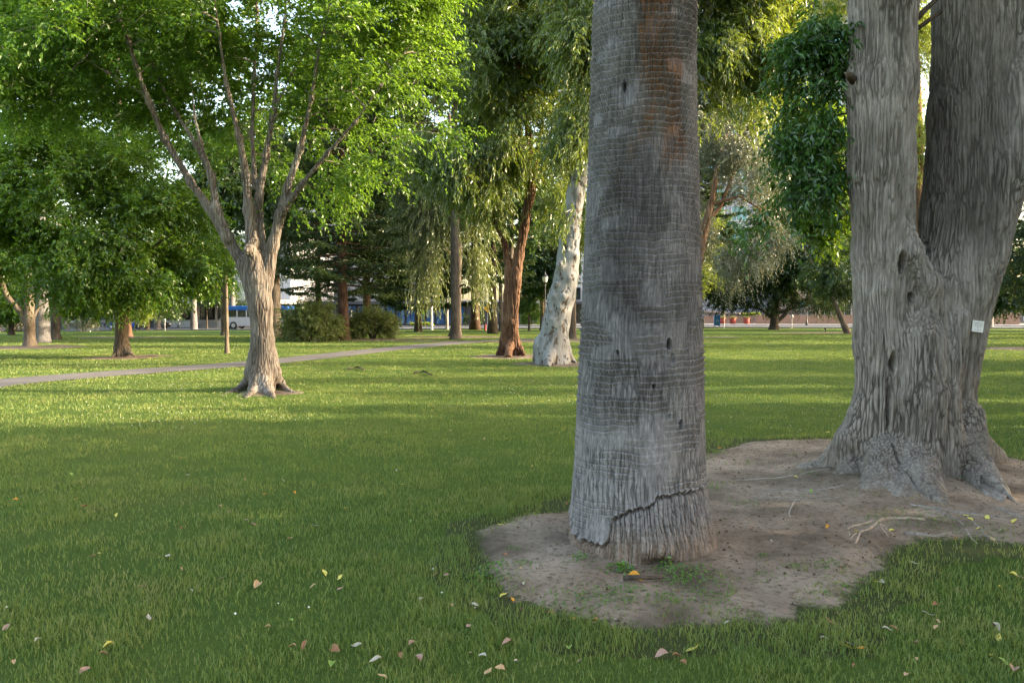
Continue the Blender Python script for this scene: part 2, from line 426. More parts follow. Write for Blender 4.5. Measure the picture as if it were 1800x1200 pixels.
# ------------------------------------------------------------------ wood: smooth-blended limbs
def sd_caps(p, caps, k):
    p = np.asarray(p, np.float32); acc = np.full(len(p), 1e-30, np.float32)
    for a, b, ra, rb in caps:
        a = np.asarray(a, np.float32); e = np.asarray(b, np.float32) - a; k_ = max(ra, rb) + 12 * k
        lo = np.minimum(a, a + e) - k_; hi = np.maximum(a, a + e) + k_
        m = np.nonzero(((p > lo) & (p < hi)).all(1))[0]
        if not len(m): continue
        q = p[m] - a; t = np.clip((q @ e) / (e @ e + 1e-12), 0, 1)
        d = np.sqrt(((q - t[:, None] * e) ** 2).sum(1)) - (ra + t * (rb - ra))
        acc[m] += np.exp(np.clip(-d / k, -60, 60))
    return -k * np.log(acc)
def organic(limbs, voxel, k=0.05, carve=None, sub=1, iters=3):
    """limbs: lists of (x,y,z,r). Returns verts, quads, normals of their smooth union."""
    mb = MB(); caps = []
    for l in limbs:
        l = np.asarray(l, float)
        for i in range(len(l) - 1): caps.append((l[i, :3], l[i + 1, :3], l[i, 3], l[i + 1, 3]))
        e0 = l[0, :3] + (l[0, :3] - l[1, :3]) / (np.linalg.norm(l[0, :3] - l[1, :3]) + 1e-9) * l[0, 3] * 0.5
        mb.tube(np.vstack([e0, l[:, :3]]), np.r_[l[0, 3] * .8, l[:, 3]] + k * 0.2, 14)
    me = np_mesh('tmp', np.vstack(mb.v), np.vstack(mb.q), np.vstack(mb.t))
    ob = bpy.data.objects.new('tmp', me); COL.objects.link(ob)
    m = ob.modifiers.new('r', 'REMESH'); m.mode = 'VOXEL'; m.voxel_size = voxel
    v, quads, _ = eval_mesh(ob); bpy.data.objects.remove(ob); bpy.data.meshes.remove(me)
    ca = [c[0] for c in caps]
    def field(p):
        d = sd_caps(p, caps, k) + .8 * k
        if carve:
            for c, r, kk in carve:
                c = np.asarray(c, np.float32); r = np.asarray(r, np.float32)
                q_ = (p - c) / r; k0 = np.linalg.norm(q_, axis=1) + 1e-6; dd = k0 * (k0 - 1) / (np.linalg.norm(q_ / r, axis=1) + 1e-6)
                h = np.clip(0.5 - 0.5 * (d + dd) / kk, 0, 1)
                d = d * (1 - h) - dd * h + kk * h * (1 - h)
        return d
    h = 0.006; v = v.astype(np.float32)
    for it in range(iters):
        d = field(v)
        gx = np.stack([field(v + (np.eye(3)[i] * h).astype(np.float32)) - d for i in range(3)], -1) / h
        gl = np.linalg.norm(gx, axis=1)[:, None] + 1e-6
        v = v - gx / gl * np.clip(d, -0.08, 0.08)[:, None] / np.clip(gl, .6, 2)
    me = np_mesh('tmp', v, quads, smooth_shade=True); ob = bpy.data.objects.new('tmp', me); COL.objects.link(ob)
    if sub:
        s_ = ob.modifiers.new('s', 'SUBSURF'); s_.levels = sub; s_.render_levels = sub
    v, quads, nrm = eval_mesh(ob); bpy.data.objects.remove(ob); bpy.data.meshes.remove(me)
    return v, quads, nrm
def eval_mesh(ob):
    dg = bpy.context.evaluated_depsgraph_get(); ev = ob.evaluated_get(dg); em = ev.to_mesh()
    n = len(em.vertices); v = np.empty(n * 3, np.float32); em.vertices.foreach_get('co', v); v = v.reshape(-1, 3).astype(float)
    nr = np.empty(n * 3, np.float32); em.vertex_normals.foreach_get('vector', nr)
    nl = len(em.loops); lv = np.empty(nl, np.int32); em.loops.foreach_get('vertex_index', lv); assert nl == 4 * len(em.polygons)
    ev.to_mesh_clear(); return v, lv.reshape(-1, 4), nr.reshape(-1, 3).astype(float)
def furrow(p, f, zs, amp, seed=0, warp=0.35, w=0.16):
    """furrowed bark: long plates parted by narrow cracks that run with the grain"""
    q = p * np.array((f, f, f * zs))
    sc_ = np.array((f, f, f * .28)) * .42
    q = q + warp * np.stack([vnoise(p * sc_ + 9.1, seed + 3), vnoise(p * sc_ + 31.7, seed + 4), 0 * q[:, 0]], -1) + .35 * warp * np.stack([vnoise(p * sc_ * 3 + 9.1, seed + 6), vnoise(p * sc_ * 3 + 31.7, seed + 7), 0 * q[:, 0]], -1)
    e1 = cracks(q, seed); e2 = cracks(q * np.array((2.1, 2.1, 4.5)) + 5.5, seed + 1)
    c1 = np.exp(-(e1 / w) ** 2); c2 = np.exp(-(e2 / (w * 1.1)) ** 2)
    return amp * (-c1 * (.5 + .5 * smooth(vnoise(p * (f * .3, f * .3, f * .1), seed + 8) + .6)) - .30 * c2 + .35 * np.minimum(e1, .6) + .25 * vnoise(p * (f * 3, f * 3, f * .5), seed + 2)), np.clip(c1 * (.45 + .55 * smooth(vnoise(p * (f * .3, f * .3, f * .1), seed + 8) + .6)) + .25 * c2, 0, 1)

def pxlimb(lst, Y=None): # list of (px,py,Y,r) -> world
    return [(*P(a, b, c), r) for a, b, c, r in lst]

# ------------------------------------------------------------------ foliage
def unit(a): return a / (np.linalg.norm(a, axis=-1, keepdims=True) + 1e-9)
def leaves_mesh(name, p, d, n, Ln, W, curl=0.12):
    """p base points, d directions, n face normals, arrays of length/width -> two triangles folded on the midrib per leaf"""
    d = unit(d); s = unit(np.cross(d, n)); nn_ = np.cross(s, d)
    Ln = np.broadcast_to(Ln, (len(p),))[:, None]; W = np.broadcast_to(W, (len(p),))[:, None]
    v = np.stack([p, p + d * Ln * .45 + s * W / 2 + nn_ * W * curl * 2, p + d * Ln - nn_ * Ln * curl, p + d * Ln * .45 - s * W / 2 + nn_ * W * curl * 2], 1).reshape(-1, 3)
    i = np.arange(len(p))[:, None] * 4
    t = np.concatenate([i + np.array([[0, 1, 2]]), i + np.array([[0, 2, 3]])])
    return np_mesh(name, v, None, t, False)
def sample_blobs(blobs, n, gap=0.3, gscale=0.55, seed=1, shell=0.5):
    vol = np.array([b[1][0] * b[1][1] * b[1][2] for b in blobs]) ** 0.8; vol /= vol.sum()
    out = []; tries = 0
    while sum(map(len, out)) < n and tries < 12:
        m = n * 2; ids = rng.choice(len(blobs), m, p=vol)
        u = unit(rng.normal(size=(m, 3))) * (rng.uniform(0, 1, m) ** shell)[:, None]
        c = np.array([b[0] for b in blobs])[ids]; r = np.array([b[1] for b in blobs])[ids]
        p = c + u * r
        ok = fbm(p * gscale * np.array((1, 1, 1.7)), 2, seed) > -gap
        out.append(p[ok]); tries += 1
    return np.vstack(out)[:n]
def greedy_branches(nodes, targets, maxr=0.045):
    """join every target to the nearest wood already there, nearest first; returns tubes"""
    npos = [np.array(n[:3]) for n in nodes]; nr = [n[3] for n in nodes]
    A = np.array(npos); Rr = np.array(nr)
    d0 = np.min(np.linalg.norm(targets[:, None, :] - A[None], axis=2), axis=1)
    tubes = []
    for ti in np.argsort(d0):
        t = targets[ti]; dv = t - A
        dist = np.linalg.norm(dv, axis=1) + 0.35 * np.maximum(-dv[:, 2], 0)
        j = int(np.argmin(dist)); a = A[j]; ln = np.linalg.norm(t - a)
        if ln < 0.05: continue
        r0 = min(Rr[j] * 0.7, 0.008 + 0.011 * ln + 0.004, maxr); m = max(3, int(ln / 0.5) + 2)
        s_ = np.linspace(0, 1, m)[:, None]
        pts_ = a + (t - a) * s_ + np.array((0, 0, 1)) * (0.12 * ln * np.sin(s_ * math.pi)) + rng.normal(size=(m, 3)) * 0.04 * ln * np.sin(s_ * math.pi)
        rad = np.linspace(r0, max(r0 * 0.45, 0.005), m)
        tubes.append((pts_, rad))
        A = np.vstack([A, pts_[1:]]); Rr = np.r_[Rr, rad[1:]]
    return tubes
def spray(targets, center, style):
    """leaf arrays for sprays of twigs round each target"""
    m = style['twigs']; nl = style['leaves']; T = np.repeat(targets, m, 0); K = len(T)
    outw = unit(T - center + 1e-3)
    d = unit(outw * style.get('out', 0.6) + rng.normal(size=(K, 3)) * style.get('rnd', 0.7) + np.array((0, 0, style.get('up', 0.0))))
    tl = style['tl'] * rng.uniform(0.5, 1.2, K)
    st = T + rng.normal(size=(K, 3)) * style.get('spread', 0.15)
    s_ = (np.arange(nl) + 0.5) / nl
    droop = style.get('droop', 0.4)
    pos = st[:, None, :] + d[:, None, :] * (s_[None, :, None] * tl[:, None, None]) + np.array((0, 0, -1.0)) * (droop * tl[:, None, None] * (s_ ** 2)[None, :, None])
    tan = d[:, None, :] + np.array((0, 0, -2.0)) * droop * s_[None, :, None] + 0 * pos
    pos = pos.reshape(-1, 3) + rng.normal(size=(K * nl, 3)) * style.get('jit', 0.01); tan = unit(tan.reshape(-1, 3))
    side = unit(np.cross(tan, np.array((0, 0, 1.0)) + rng.normal(size=tan.shape) * 0.25))
    sg = np.where(np.arange(len(pos)) % 2 == 0, 1.0, -1.0)[:, None]
    ld = unit(tan * style.get('along', 0.6) + side * sg * style.get('side', 0.8) + np.array((0, 0, -style.get('hang', 0.3))) + rng.normal(size=pos.shape) * style.get('lr', 0.25))
    nrm = unit(np.cross(ld, np.cross(np.array((0, 0, 1.0)) + rng.normal(size=pos.shape) * style.get('nr', 0.5), ld)))
    Ln = style['L'] * rng.uniform(0.6, 1.25, len(pos)); W = style['W'] * rng.uniform(0.7, 1.2, len(pos))
    return pos, ld, nrm, Ln, W, (st, d, tl, droop)
def px_blobs(lst):
    out = []
    for px, py, Y_, rpx, rpy, ry in lst:
        out.append((P(px, py, Y_), np.array((rpx * Y_ / F, ry, rpy * Y_ / F))))
    return out
M_bark = {}
def build_tree(name, label, cat, limbs, blobs, n, style, mat_leaf, mat_bark, group=None, organic_vox=None, k=0.05, bark=None, sub=1, carve=None, gap=0.3, gscale=0.55, shell=0.5, maxr=0.045, seed=1, twigtubes=False, center=None):
    base = np.array(limbs[0][0][:3]); base[2] = float(gz(base[0], base[1])) if base[2] < 1.0 else base[2]
    root = empty(name, base, label, cat, group)
    nodes = []
    for l in limbs:
        l = np.asarray(l, float)
        for i in range(len(l) - 1):
            for t in np.linspace(0, 1, 6): nodes.append(l[i] * (1 - t) + l[i + 1] * t)
    zlow = base[2] + 1.8
    nodes_up = [q_ for q_ in nodes if q_[2] > zlow] or nodes[-6:]
    mb = MB()
    if organic_vox:
        v, q_, nr = organic(limbs, organic_vox, k, carve, sub)
        tint = None
        if bark is not None:
            bd_ = bark(v)
            if isinstance(bd_, tuple): bd_, tint = bd_
            v = v + nr * bd_[:, None]
        mb.add(v, q_); ntint = len(v)
    else:
        for l in limbs:
            l = np.asarray(l, float); mm = (len(l) - 1) * 5 + 1; t = np.linspace(0, len(l) - 1, mm)
            pp = np.stack([np.interp(t, np.arange(len(l)), l[:, i]) for i in range(4)], -1)
            mb.tube(pp[:, :3], pp[:, 3], 12, wob=0.06)
    if blobs:
        T = sample_blobs(blobs, n, gap, gscale, seed, shell)
        for pts_, rad in greedy_branches(nodes_up, T, maxr): mb.tube(pts_, rad, 5, cap=False)
        cen = np.mean([b[0] for b in blobs], 0) if center is None else center
        ps, ld, nr, Ln, W, tw = spray(T, cen, style)
        if twigtubes:
            st, d, tl, dr = tw
            for i in range(len(st)):
                s_ = np.linspace(0, 1, 4)[:, None]
                mb.tube(st[i] + d[i] * s_ * tl[i] + np.array((0, 0, -1.0)) * dr * tl[i] * s_ ** 2, 0.004, 3, cap=False)
        me = leaves_mesh('crown', ps - base, ld, nr, Ln, W)
        c = mk('crown', me, mat_leaf, root)
    if mb.v:
        mb.v = [a - base for a in mb.v]
        to = mb.build('trunk', mat_bark, root, sm=True)
        if organic_vox:
            tv = np.zeros(mb.n); 
            if tint is not None: tv[:ntint] = tint
            col_attr(to.data, np.repeat(tv[:, None], 3, 1), 'fissure')
    return root

# ------------------------------------------------------------------ foreground palm
def col_attr(me, arr, name='tint'):
    a = me.attributes.new(name, 'FLOAT_COLOR', 'POINT')
    a.data.foreach_set('color', np.c_[arr, np.ones(len(arr))].astype(np.float32).ravel())
def build_palm():
    Y0 = PALM[1]
    prof = np.array([(-0.12, .530, 1131), (0.04, .512, 1131), (.235, .483, 1128), (.43, .455, 1125), (.62, .442, 1125.5), (1.4, .413, 1127), (2.17, .388, 1127.5), (2.94, .353, 1128.5), (3.71, .336, 1130), (4.3, .325, 1132)])
    nz, nt = 1250, 1000
    z = np.linspace(-0.1, 4.25, nz); th = np.arange(nt) * 2 * math.pi / nt
    Z, T = np.meshgrid(z, th, indexing='ij'); Zf, Tf = Z.ravel(), T.ravel()
    r0 = np.interp(Zf, prof[:, 0], prof[:, 1]); cx = np.interp(Zf, prof[:, 0], [P(c, 547, Y0)[0] for c in prof[:, 2]])
    ct, st = np.cos(Tf), np.sin(Tf)               # theta: -pi/2 faces the camera
    q = np.c_[ct * .42, st * .42, Zf]
    # boundary of the root skirt, as height over the angle seen from the camera
    ang = np.degrees(np.arctan2(ct, -st))          # -90 left, 0 front, +90 right
    zb = np.interp(ang, [-180, -90, -72, -45, -34, -31, -27, -20, -10, 0, 15, 30, 60, 90, 180], [.2, .20, .09, .10, .14, .26, .31, .34, .37, .40, .44, .43, .44, .46, .35])
    zb = zb + 0.02 * vnoise(np.c_[ang * .16, ang * 0, ang * 0], 3) + .012 * vnoise(np.c_[ang * .7, ang * 0, ang * 0], 4)
    skirt = 1 / (1 + np.exp((Zf - zb) / 0.006))
    # leaf-scar rings, wavy and broken
    up = smooth((Zf - 0.55) / 1.0)
    wv = 0.55 * vnoise(q * (1.3, 1.3, 1.0), 11) + 0.5 * vnoise(q * (4, 4, 2.2), 12) + 0.22 * vnoise(q * (14, 14, 6), 13) + 0.10 * vnoise(q * (45, 45, 18), 19)
    ph = Zf / 0.042 + wv * .85 + .5 * vnoise(np.c_[q[:, 0] * 2, q[:, 1] * 2, Zf * 5], 25)
    cw = np.floor(Tf * .42 / .021 + .6 * vnoise(np.c_[ct * 3, st * 3, Zf * 6], 26)); ph = ph + .03 * _hash(cw.astype(np.int64) % 126, np.floor(Zf / .15).astype(np.int64), np.zeros(len(Zf), np.int64), 5) + .02 * _hash(cw.astype(np.int64) % 126, np.zeros(len(Zf), np.int64), np.zeros(len(Zf), np.int64), 9)
    fr = ph - np.floor(ph)
    brk = smooth((vnoise(q * (6, 6, 12), 24) + .30 + .35 * smooth((Zf - 1.5) / 1.2)) / .5); saw = .5 + (np.where(fr < 0.86, fr / 0.86, (1 - fr) / 0.14) - .5) * brk     # step that overhangs downwards
    ringamp = 0.008 + 0.018 * smooth((vnoise(q * (2.2, 2.2, 1.6), 14) + .55) / 1.0) * (0.35 + 0.65 * up)
    smoothpatch = np.exp(-(((ang - 8) / 17) ** 2 + ((Zf - .72) / .20) ** 2)) + .6 * np.exp(-(((ang - 22) / 13) ** 2 + ((Zf - 1.35) / .24) ** 2))
    smoothpatch = np.clip(smoothpatch * (1 + .5 * vnoise(q * 6, 15)) * 1.4, 0, 1)
    # vertical fissures
    wz = .9 * vnoise(q * (7, 7, 6), 21)
    fz = np.c_[q[:, 0] * 88 + wz, q[:, 1] * 88 - wz, Zf * 9.0 + np.floor(ph) * .16 * up]
    wy = vnoise(q * (22, 22, 13), 27)
    e1 = cracks(np.c_[q[:, 0] * 44 + .5 * wz + .3 * wy, q[:, 1] * 44 - .5 * wz + .3 * wy, Zf * 1.8], 16); fis = np.exp(-(e1 / .13) ** 2) * (.35 + .65 * smooth((vnoise(q * (4, 4, 5), 23) + .6) / .8)) * (1 - .35 * up)
    f2 = vnoise(np.c_[q[:, 0] * 95, q[:, 1] * 95, Zf * 14], 17); fine = np.exp(-(f2 / .3) ** 2)
    grain = vnoise(q * (150, 150, 90), 18)
    d = ringamp * (saw - .5) * (1 - .8 * smoothpatch) - (.007 * fis + .002 * fine) * (1 - .9 * smoothpatch) + .0012 * grain
    # skirt of root fibres
    s1 = 1.6 * cracks(np.c_[q[:, 0] * 42 + .5 * vnoise(q * (12, 12, 7), 31), q[:, 1] * 42 + .25 * vnoise(q * (30, 30, 14), 35), Zf * 1.6], 32)
    s2 = vnoise(np.c_[q[:, 0] * 120, q[:, 1] * 120, Zf * 18], 33)
    ds = -.011 * np.exp(-(s1 / .25) ** 2) - .006 * np.exp(-(s2 / .3) ** 2) + .004 * grain - .004
    ds = ds + .022 * vnoise(q * (3.5, 3.5, 3), 34) * smooth((.35 - Zf) / .3)
    lip = .012 * np.exp(-((Zf - zb - .012) / .012) ** 2) - .038 * np.exp(-((Zf - zb + .009) / .010) ** 2) * (np.abs(ang) < 120)
    d = d * (1 - skirt) + ds * skirt + lip
    # holes
    def hole(px, py, w, h, dep):
        zc = CAMZ + (547 - py) / (F / (Y0 - .4)); a = math.degrees(math.asin(np.clip((px - 1127) / (F / (Y0)) / .41, -1, 1)))
        e = ((ang - a) * math.pi / 180 * .42 / w) ** 2 + ((Zf - zc) / h) ** 2
        return -dep * np.exp(-e ** 1.6) + .006 * np.exp(-((np.sqrt(e) - 1.5) / .35) ** 2)
    for hd in [(1156, 605, .013, .028, .13), (1176, 748, .012, .026, .12), (1075, 150, .012, .034, .10), (1131, 678, .008, .012, .06), (1157, 730, .006, .009, .05), (1074, 620, .009, .013, .05), (1189, 617, .006, .008, .04), (1206, 722, .007, .010, .05), (1162, 632, .016, .03, .02)]: d = d + hole(*hd)
    # hollow under the front of the base
    d = d - .10 * np.exp(-(((ang - 4) / 12) ** 2 + ((Zf - .00) / .05) ** 2))
    r = r0 * (1 + .012 * vnoise(q * (1.1, 1.1, .9), 41)) + d
    V = np.c_[cx + r * ct, Y0 + r * st, Zf]
    i = np.arange(nz - 1)[:, None] * nt; j = np.arange(nt)[None, :]; k = (j + 1) % nt
    Q = np.stack([i + j, i + k, i + nt + k, i + nt + j], -1).reshape(-1, 4)
    # colour of the wood itself: weathered grey, rusty fibre where the surface has come away, dark stained band
    g1 = fbm(q * (3, 3, 2), 4, 51)[:, None]; g2 = vnoise(q * (60, 60, 16), 52)[:, None]
    rc = np.exp(-(np.minimum(fr + .03, 1.03 - fr) / .10) ** 2) * brk
    crack = np.clip(fis * .9 + rc * .95 + fine * .22, 0, 1) * (1 - .85 * smoothpatch) * (1 - skirt) + skirt * np.clip(np.exp(-(s1 / .2) ** 2) + .4 * np.exp(-(s2 / .25) ** 2), 0, 1)
    base = np.array((.225, .208, .20)) * (1 - .30 * up[:, None]) * np.array((1, .985, 1.0)) * (1 + .28 * g1 + .25 * g2)
    rust = smooth((fbm(q * (4.5, 4.5, 2.6), 3, 53) + .38 - .9 * (((ang - 10) / 40) ** 2) - np.where(Zf > 3.05, 0.0, (3.05 - Zf) * .30)) / .45)[:, None]
    rust = rust * smooth((Zf - 1.9) / .5)[:, None]
    stain = smooth((fbm(q * (3.5, 3.5, 2.2), 3, 54) + .30 - ((ang + 14 - (Zf - 2) * 6) / 40) ** 2 * .9 - np.clip(1.35 - Zf, 0, 9) * 2.2) / .4)[:, None]
    c = base * (1 - .55 * stain) + stain * .5 * np.array((.050, .042, .040))
    rust = rust * (.55 + .45 * smooth((g2 + .5) / 1.0)) * (.45 + .55 * smooth((.85 - saw) / .4)[:, None])
    c = c * (1 - rust * .9) + rust * .9 * np.array((.125, .060, .028)) * (1 + .5 * g2)
    edge = smooth((saw - .75) / .2)[:, None] * (1 - skirt[:, None])
    c = c * (1 + .12 * edge) * (1 - .62 * crack[:, None])
    tan = skirt[:, None] * smooth((.30 - Zf + .10 * g1[:, 0]) / .30)[:, None]
    c = c * (1 - .65 * tan) + .65 * tan * np.array((.205, .138, .090)) * (1 + .3 * g2)
    me = np_mesh('trunk', np.vstack([V]) - PALM, Q, smooth_shade=True)
    col_attr(me, np.clip(c, .01, 1))
    m, nt_, out = new_mat('palm_trunk')
    p = nt_.nodes.new('ShaderNodeBsdfPrincipled'); p.inputs['Roughness'].default_value = .9; p.inputs['Specular IOR Level'].default_value = .2
    at = nt_.nodes.new('ShaderNodeAttribute'); at.attribute_name = 'tint'
    n1 = noise(nt_, coords(nt_, (1, 1, .3)), 90, 6, .7)
    L(nt_, mix(nt_, 1.0, at.outputs['Color'], ramp(nt_, n1, [(.3, (.62, .62, .62)), (.7, (1.3, 1.3, 1.3))]), 'MULTIPLY'), p.inputs['Base Color'])
    L(nt_, bump(nt_, n1, .7, .006), p.inputs['Normal']); L(nt_, p.outputs[0], out.inputs[0])
    root = empty('palm_tree', PALM, 'thick grey ringed palm trunk in the foreground standing on bare soil', 'palm tree')
    mk('trunk', me, m, root)
    mb = MB(); zz = np.linspace(4.2, 10.5, 30)
    mb.tube(np.c_[np.full(30, P(1132, 547, Y0)[0] - PALM[0]), np.zeros(30), zz], np.linspace(.325, .27, 30), 40, wob=.02)
    mb.build('upper_trunk', M_palm, root, sm=True)
    fronds(root, 10.5, 44, 2.6)
def fronds(root, h, n, ln, mat=None):
    ps = []; ds = []; ns = []; Ls = []; mb = MB()
    for i in range(n):
        az = i * 2.399; el = R(rng.uniform(-55, 75)); d = np.array((math.cos(az) * math.cos(el), math.sin(az) * math.cos(el), math.sin(el)))
        s_ = np.linspace(0, 1, 26)[:, None]; sag = np.array((0, 0, -1)) * ln * .55 * s_ ** 2 * max(math.cos(el), .2)
        pt = np.array((0, 0, h)) + d * ln * s_ + sag; mb.tube(pt[::5], .015, 4)
        tn = unit(np.gradient(pt, axis=0)); sd_ = unit(np.cross(tn, (0, 0, 1.0)))
        for sg in (1, -1):
            ps.append(pt[6:]); ds.append(unit(sd_[6:] * sg + tn[6:] * .8 - np.array((0, 0, .35)))); ns.append(np.cross(tn[6:], sd_[6:])); Ls.append(.45 * np.sin(np.linspace(.5, 2.9, 20)) + .1)
    c = mk('crown', leaves_mesh('crown', np.vstack(ps), np.vstack(ds), np.vstack(ns), np.concatenate(Ls), .05), M_lf_dark, root)
    return c
M_palm = bark_mat('palm_wood', [(.3, (.10, .092, .088)), (.5, (.25, .232, .225)), (.7, (.36, .34, .33))], zs=.5, scale=26, bs=.8, bd=.02)
M_lf_dark = leaf_mat('leaf_dark', [(0.1, (.016, .036, .010)), (.5, (.030, .066, .014)), (.9, (.062, .105, .020))], (.14, .24, .035), .3)
build_palm()

# ------------------------------------------------------------------ big double-stemmed tree on the right
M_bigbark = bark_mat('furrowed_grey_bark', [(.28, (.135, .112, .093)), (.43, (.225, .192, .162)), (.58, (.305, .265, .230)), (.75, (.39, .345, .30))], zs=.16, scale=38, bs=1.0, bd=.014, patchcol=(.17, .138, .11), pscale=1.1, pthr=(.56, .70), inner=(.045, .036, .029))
def gl(px, py, r, dz=0.0, Y=None):
    g_ = G(px, py); return (g_[0], g_[1], g_[2] + dz, r)
def build_big():
    Y0 = BIG[1]
    L_ = [
        pxlimb([(1553, 850, 7.45, .30), (1556, 700, 7.45, .275), (1552, 600, 7.45, .27), (1552, 450, 7.45, .29), (1549, 300, 7.45, .305), (1550, 150, 7.45, .32), (1553, 0, 7.45, .31), (1545, -300, 7.4, .27), (1530, -700, 7.3, .20)]),
        pxlimb([(1650, 850, 7.55, .30), (1650, 650, 7.5, .30), (1664, 520, 7.5, .33), (1690, 380, 7.55, .37), (1712, 200, 7.6, .41), (1728, 0, 7.65, .44), (1750, -300, 7.8, .33), (1790, -700, 7.9, .24)]),
        pxlimb([(1672, 760, 7.55, .20), (1690, 600, 7.45, .21), (1722, 450, 7.4, .24), (1762, 300, 7.35, .25), (1800, 150, 7.35, .26), (1850, -20, 7.4, .28), (1930, -350, 7.4, .2)]),
        pxlimb([(1623, 860, 7.18, .22), (1622, 700, 7.20, .235), (1618, 600, 7.25, .22), (1612, 520, 7.4, .18)]),
        pxlimb([(1590, 790, 7.3, .19), (1583, 640, 7.35, .10)]),
        pxlimb([(1574, 385, 7.33, .13), (1604, 440, 7.22, .10), (1634, 500, 7.22, .11), (1640, 560, 7.3, .13)]),
        pxlimb([(1690, 560, 7.20, .10), (1672, 640, 7.18, .10), (1668, 760, 7.12, .12), (1690, 860, 7.0, .15)]),
        # roots
        [tuple(P(1530, 720, 7.45)) + (.20,), tuple(P(1500, 775, 7.45)) + (.175,), gl(1462, 838, .15, .10), gl(1415, 838, .10, .03), gl(1362, 830, .045, 0.0)],
        [tuple(P(1520, 790, 7.5)) + (.17,), gl(1500, 852, .15, .09), gl(1440, 858, .07, .0), gl(1390, 862, .03, -.01)],
        [tuple(P(1560, 800, 7.2)) + (.20,), gl(1545, 868, .17, .07), gl(1505, 880, .07, -.01)],
        [tuple(P(1612, 800, 7.15)) + (.20,), gl(1625, 875, .17, .10), gl(1650, 893, .11, .03), gl(1675, 908, .055, .0)],
        [tuple(P(1590, 830, 7.1)) + (.16,), gl(1585, 886, .11, .02), gl(1560, 895, .05, -.01)],
        [tuple(P(1700, 730, 7.3)) + (.17,), tuple(P(1712, 800, 7.1)) + (.15,), gl(1742, 880, .14, .08), gl(1775, 898, .085, .02), gl(1815, 905, .04, 0)],
        [tuple(P(1690, 790, 7.3)) + (.17,), gl(1720, 872, .10, .06), gl(1758, 912, .04, 0)],
        [tuple(P(1690, 760, 7.7)) + (.20,), (BIG[0] + 1.15, 7.9, .03, .08), (BIG[0] + 1.8, 8.1, -.02, .04)],
        [(BIG[0], 7.7, .6, .3), (BIG[0] - .1, 8.4, .08, .14), (BIG[0] - .3, 9.1, -.02, .05)],
        [(BIG[0] + .4, 7.7, .6, .25), (BIG[0] + .7, 8.5, .06, .12), (BIG[0] + 1.0, 9.0, -.02, .05)],
    ]
    # lumps at the foot
    for a in [(1640, 868, .12, .10), (1605, 872, .11, .06), (1570, 880, .09, .03), (1660, 885, .08, .02), (1700, 905, .05, 0), (1645, 908, .05, 0)]:
        g_ = gl(*a); L_.append([g_, (g_[0] + .05, g_[1] + .1, g_[2] + .03, g_[3] * .8)])
    carve = None
    holes = [(1588, 462, .026, .080, .24), (1608, 522, .026, .036, .16), (1573, 640, .024, .085, .13), (1567, 715, .014, .20, .10), (1562, 810, .014, .22, .09), (1676, 840, .045, .14, .20), (1690, 640, .016, .30, .05), (1640, 600, .02, .25, .03)]
    v, q, n = organic(L_, 0.0125, .026, carve, sub=1)
    rad = np.hypot(v[:, 0] - BIG[0], v[:, 1] - BIG[1]); lo = smooth((.35 - v[:, 2]) / .35)[:, None]
    # follow the grain: along the stems it is vertical, on the roots it runs outwards
    ang = np.arctan2(v[:, 1] - BIG[1], v[:, 0] - BIG[0])[:, None]
    pr = np.c_[np.cos(ang) * .75, np.sin(ang) * .75, (rad + v[:, 2]) * .9]
    wv_ = .03 * fbm(v * (1.6, 1.6, 1.1), 2, 77); d1, m1 = furrow(v + np.c_[wv_, -wv_, wv_ * 0], 35, .030, .013, 61, .42, .17); d2, m2 = furrow(pr, 22, .05, .0035, 65, .6, .14); m2 = m2 * .6
    lg = vnoise(v * (9, 9, 1.3) + 3.3, 78); gm = np.exp(-(lg / .12) ** 2)
    fine = .0022 * vnoise(v * (70, 70, 26), 70)
    v0 = v; fis = np.clip(m1 * (1 - lo[:, 0]) + .75 * m2 * lo[:, 0] + .3 * gm, 0, 1) * (.55 + .45 * smooth(vnoise(v * (2, 2, 1), 79) + .6))
    d = d1 * (1 - lo[:, 0]) + d2 * lo[:, 0] - .010 * gm + fine + .012 * fbm(v * (5, 5, 1.6), 3, 71)
    # knots with swirls
    for (a, b, c, s_) in [(1563, 508, 7.15, .07), (1598, 700, 7.0, .05), (1640, 655, 7.0, .05), (1590, 828, 6.95, .06)]:
        k_ = P(a, b, c); rr = np.linalg.norm((v - k_) * (1, .35, 1), axis=1)
        d = d + .03 * np.exp(-(rr / s_) ** 2) + .004 * np.sin(rr * 300) * np.exp(-(rr / (s_ * 1.4)) ** 2)
    v = v + n * d[:, None]
    for (a, b, w_, h_, dep) in holes:
        c_ = P(a, b, 7.15); e_ = ((v[:, 0] - c_[0] + .25 * w_ * vnoise(v * 9, 88)) / w_) ** 2 + ((v[:, 2] - c_[2]) / h_) ** 2
        fr_ = smooth((-n[:, 1] - .05) / .3) * (v[:, 1] < 7.6)
        v[:, 1] += dep * np.exp(-e_ ** 1.4) * fr_; v[:, 1] -= .018 * np.exp(-((np.sqrt(e_) - 1.5) / .35) ** 2) * fr_ * (dep > .1)
    root = empty('camphor_tree', (BIG[0], BIG[1], 0), 'huge old grey tree with furrowed bark splitting into two stems at right', 'tree')
    me = np_mesh('trunk', v - np.array((BIG[0], BIG[1], 0)), q, smooth_shade=True)
    c = .5 + .5 * fbm(v * (2.2, 2.2, .9), 3, 75)[:, None]
    y_ = v[:, 1]; z_ = v[:, 2] - CAMZ; fy = y_ * CT - z_ * ST; pxx = 900 + F * v[:, 0] / fy
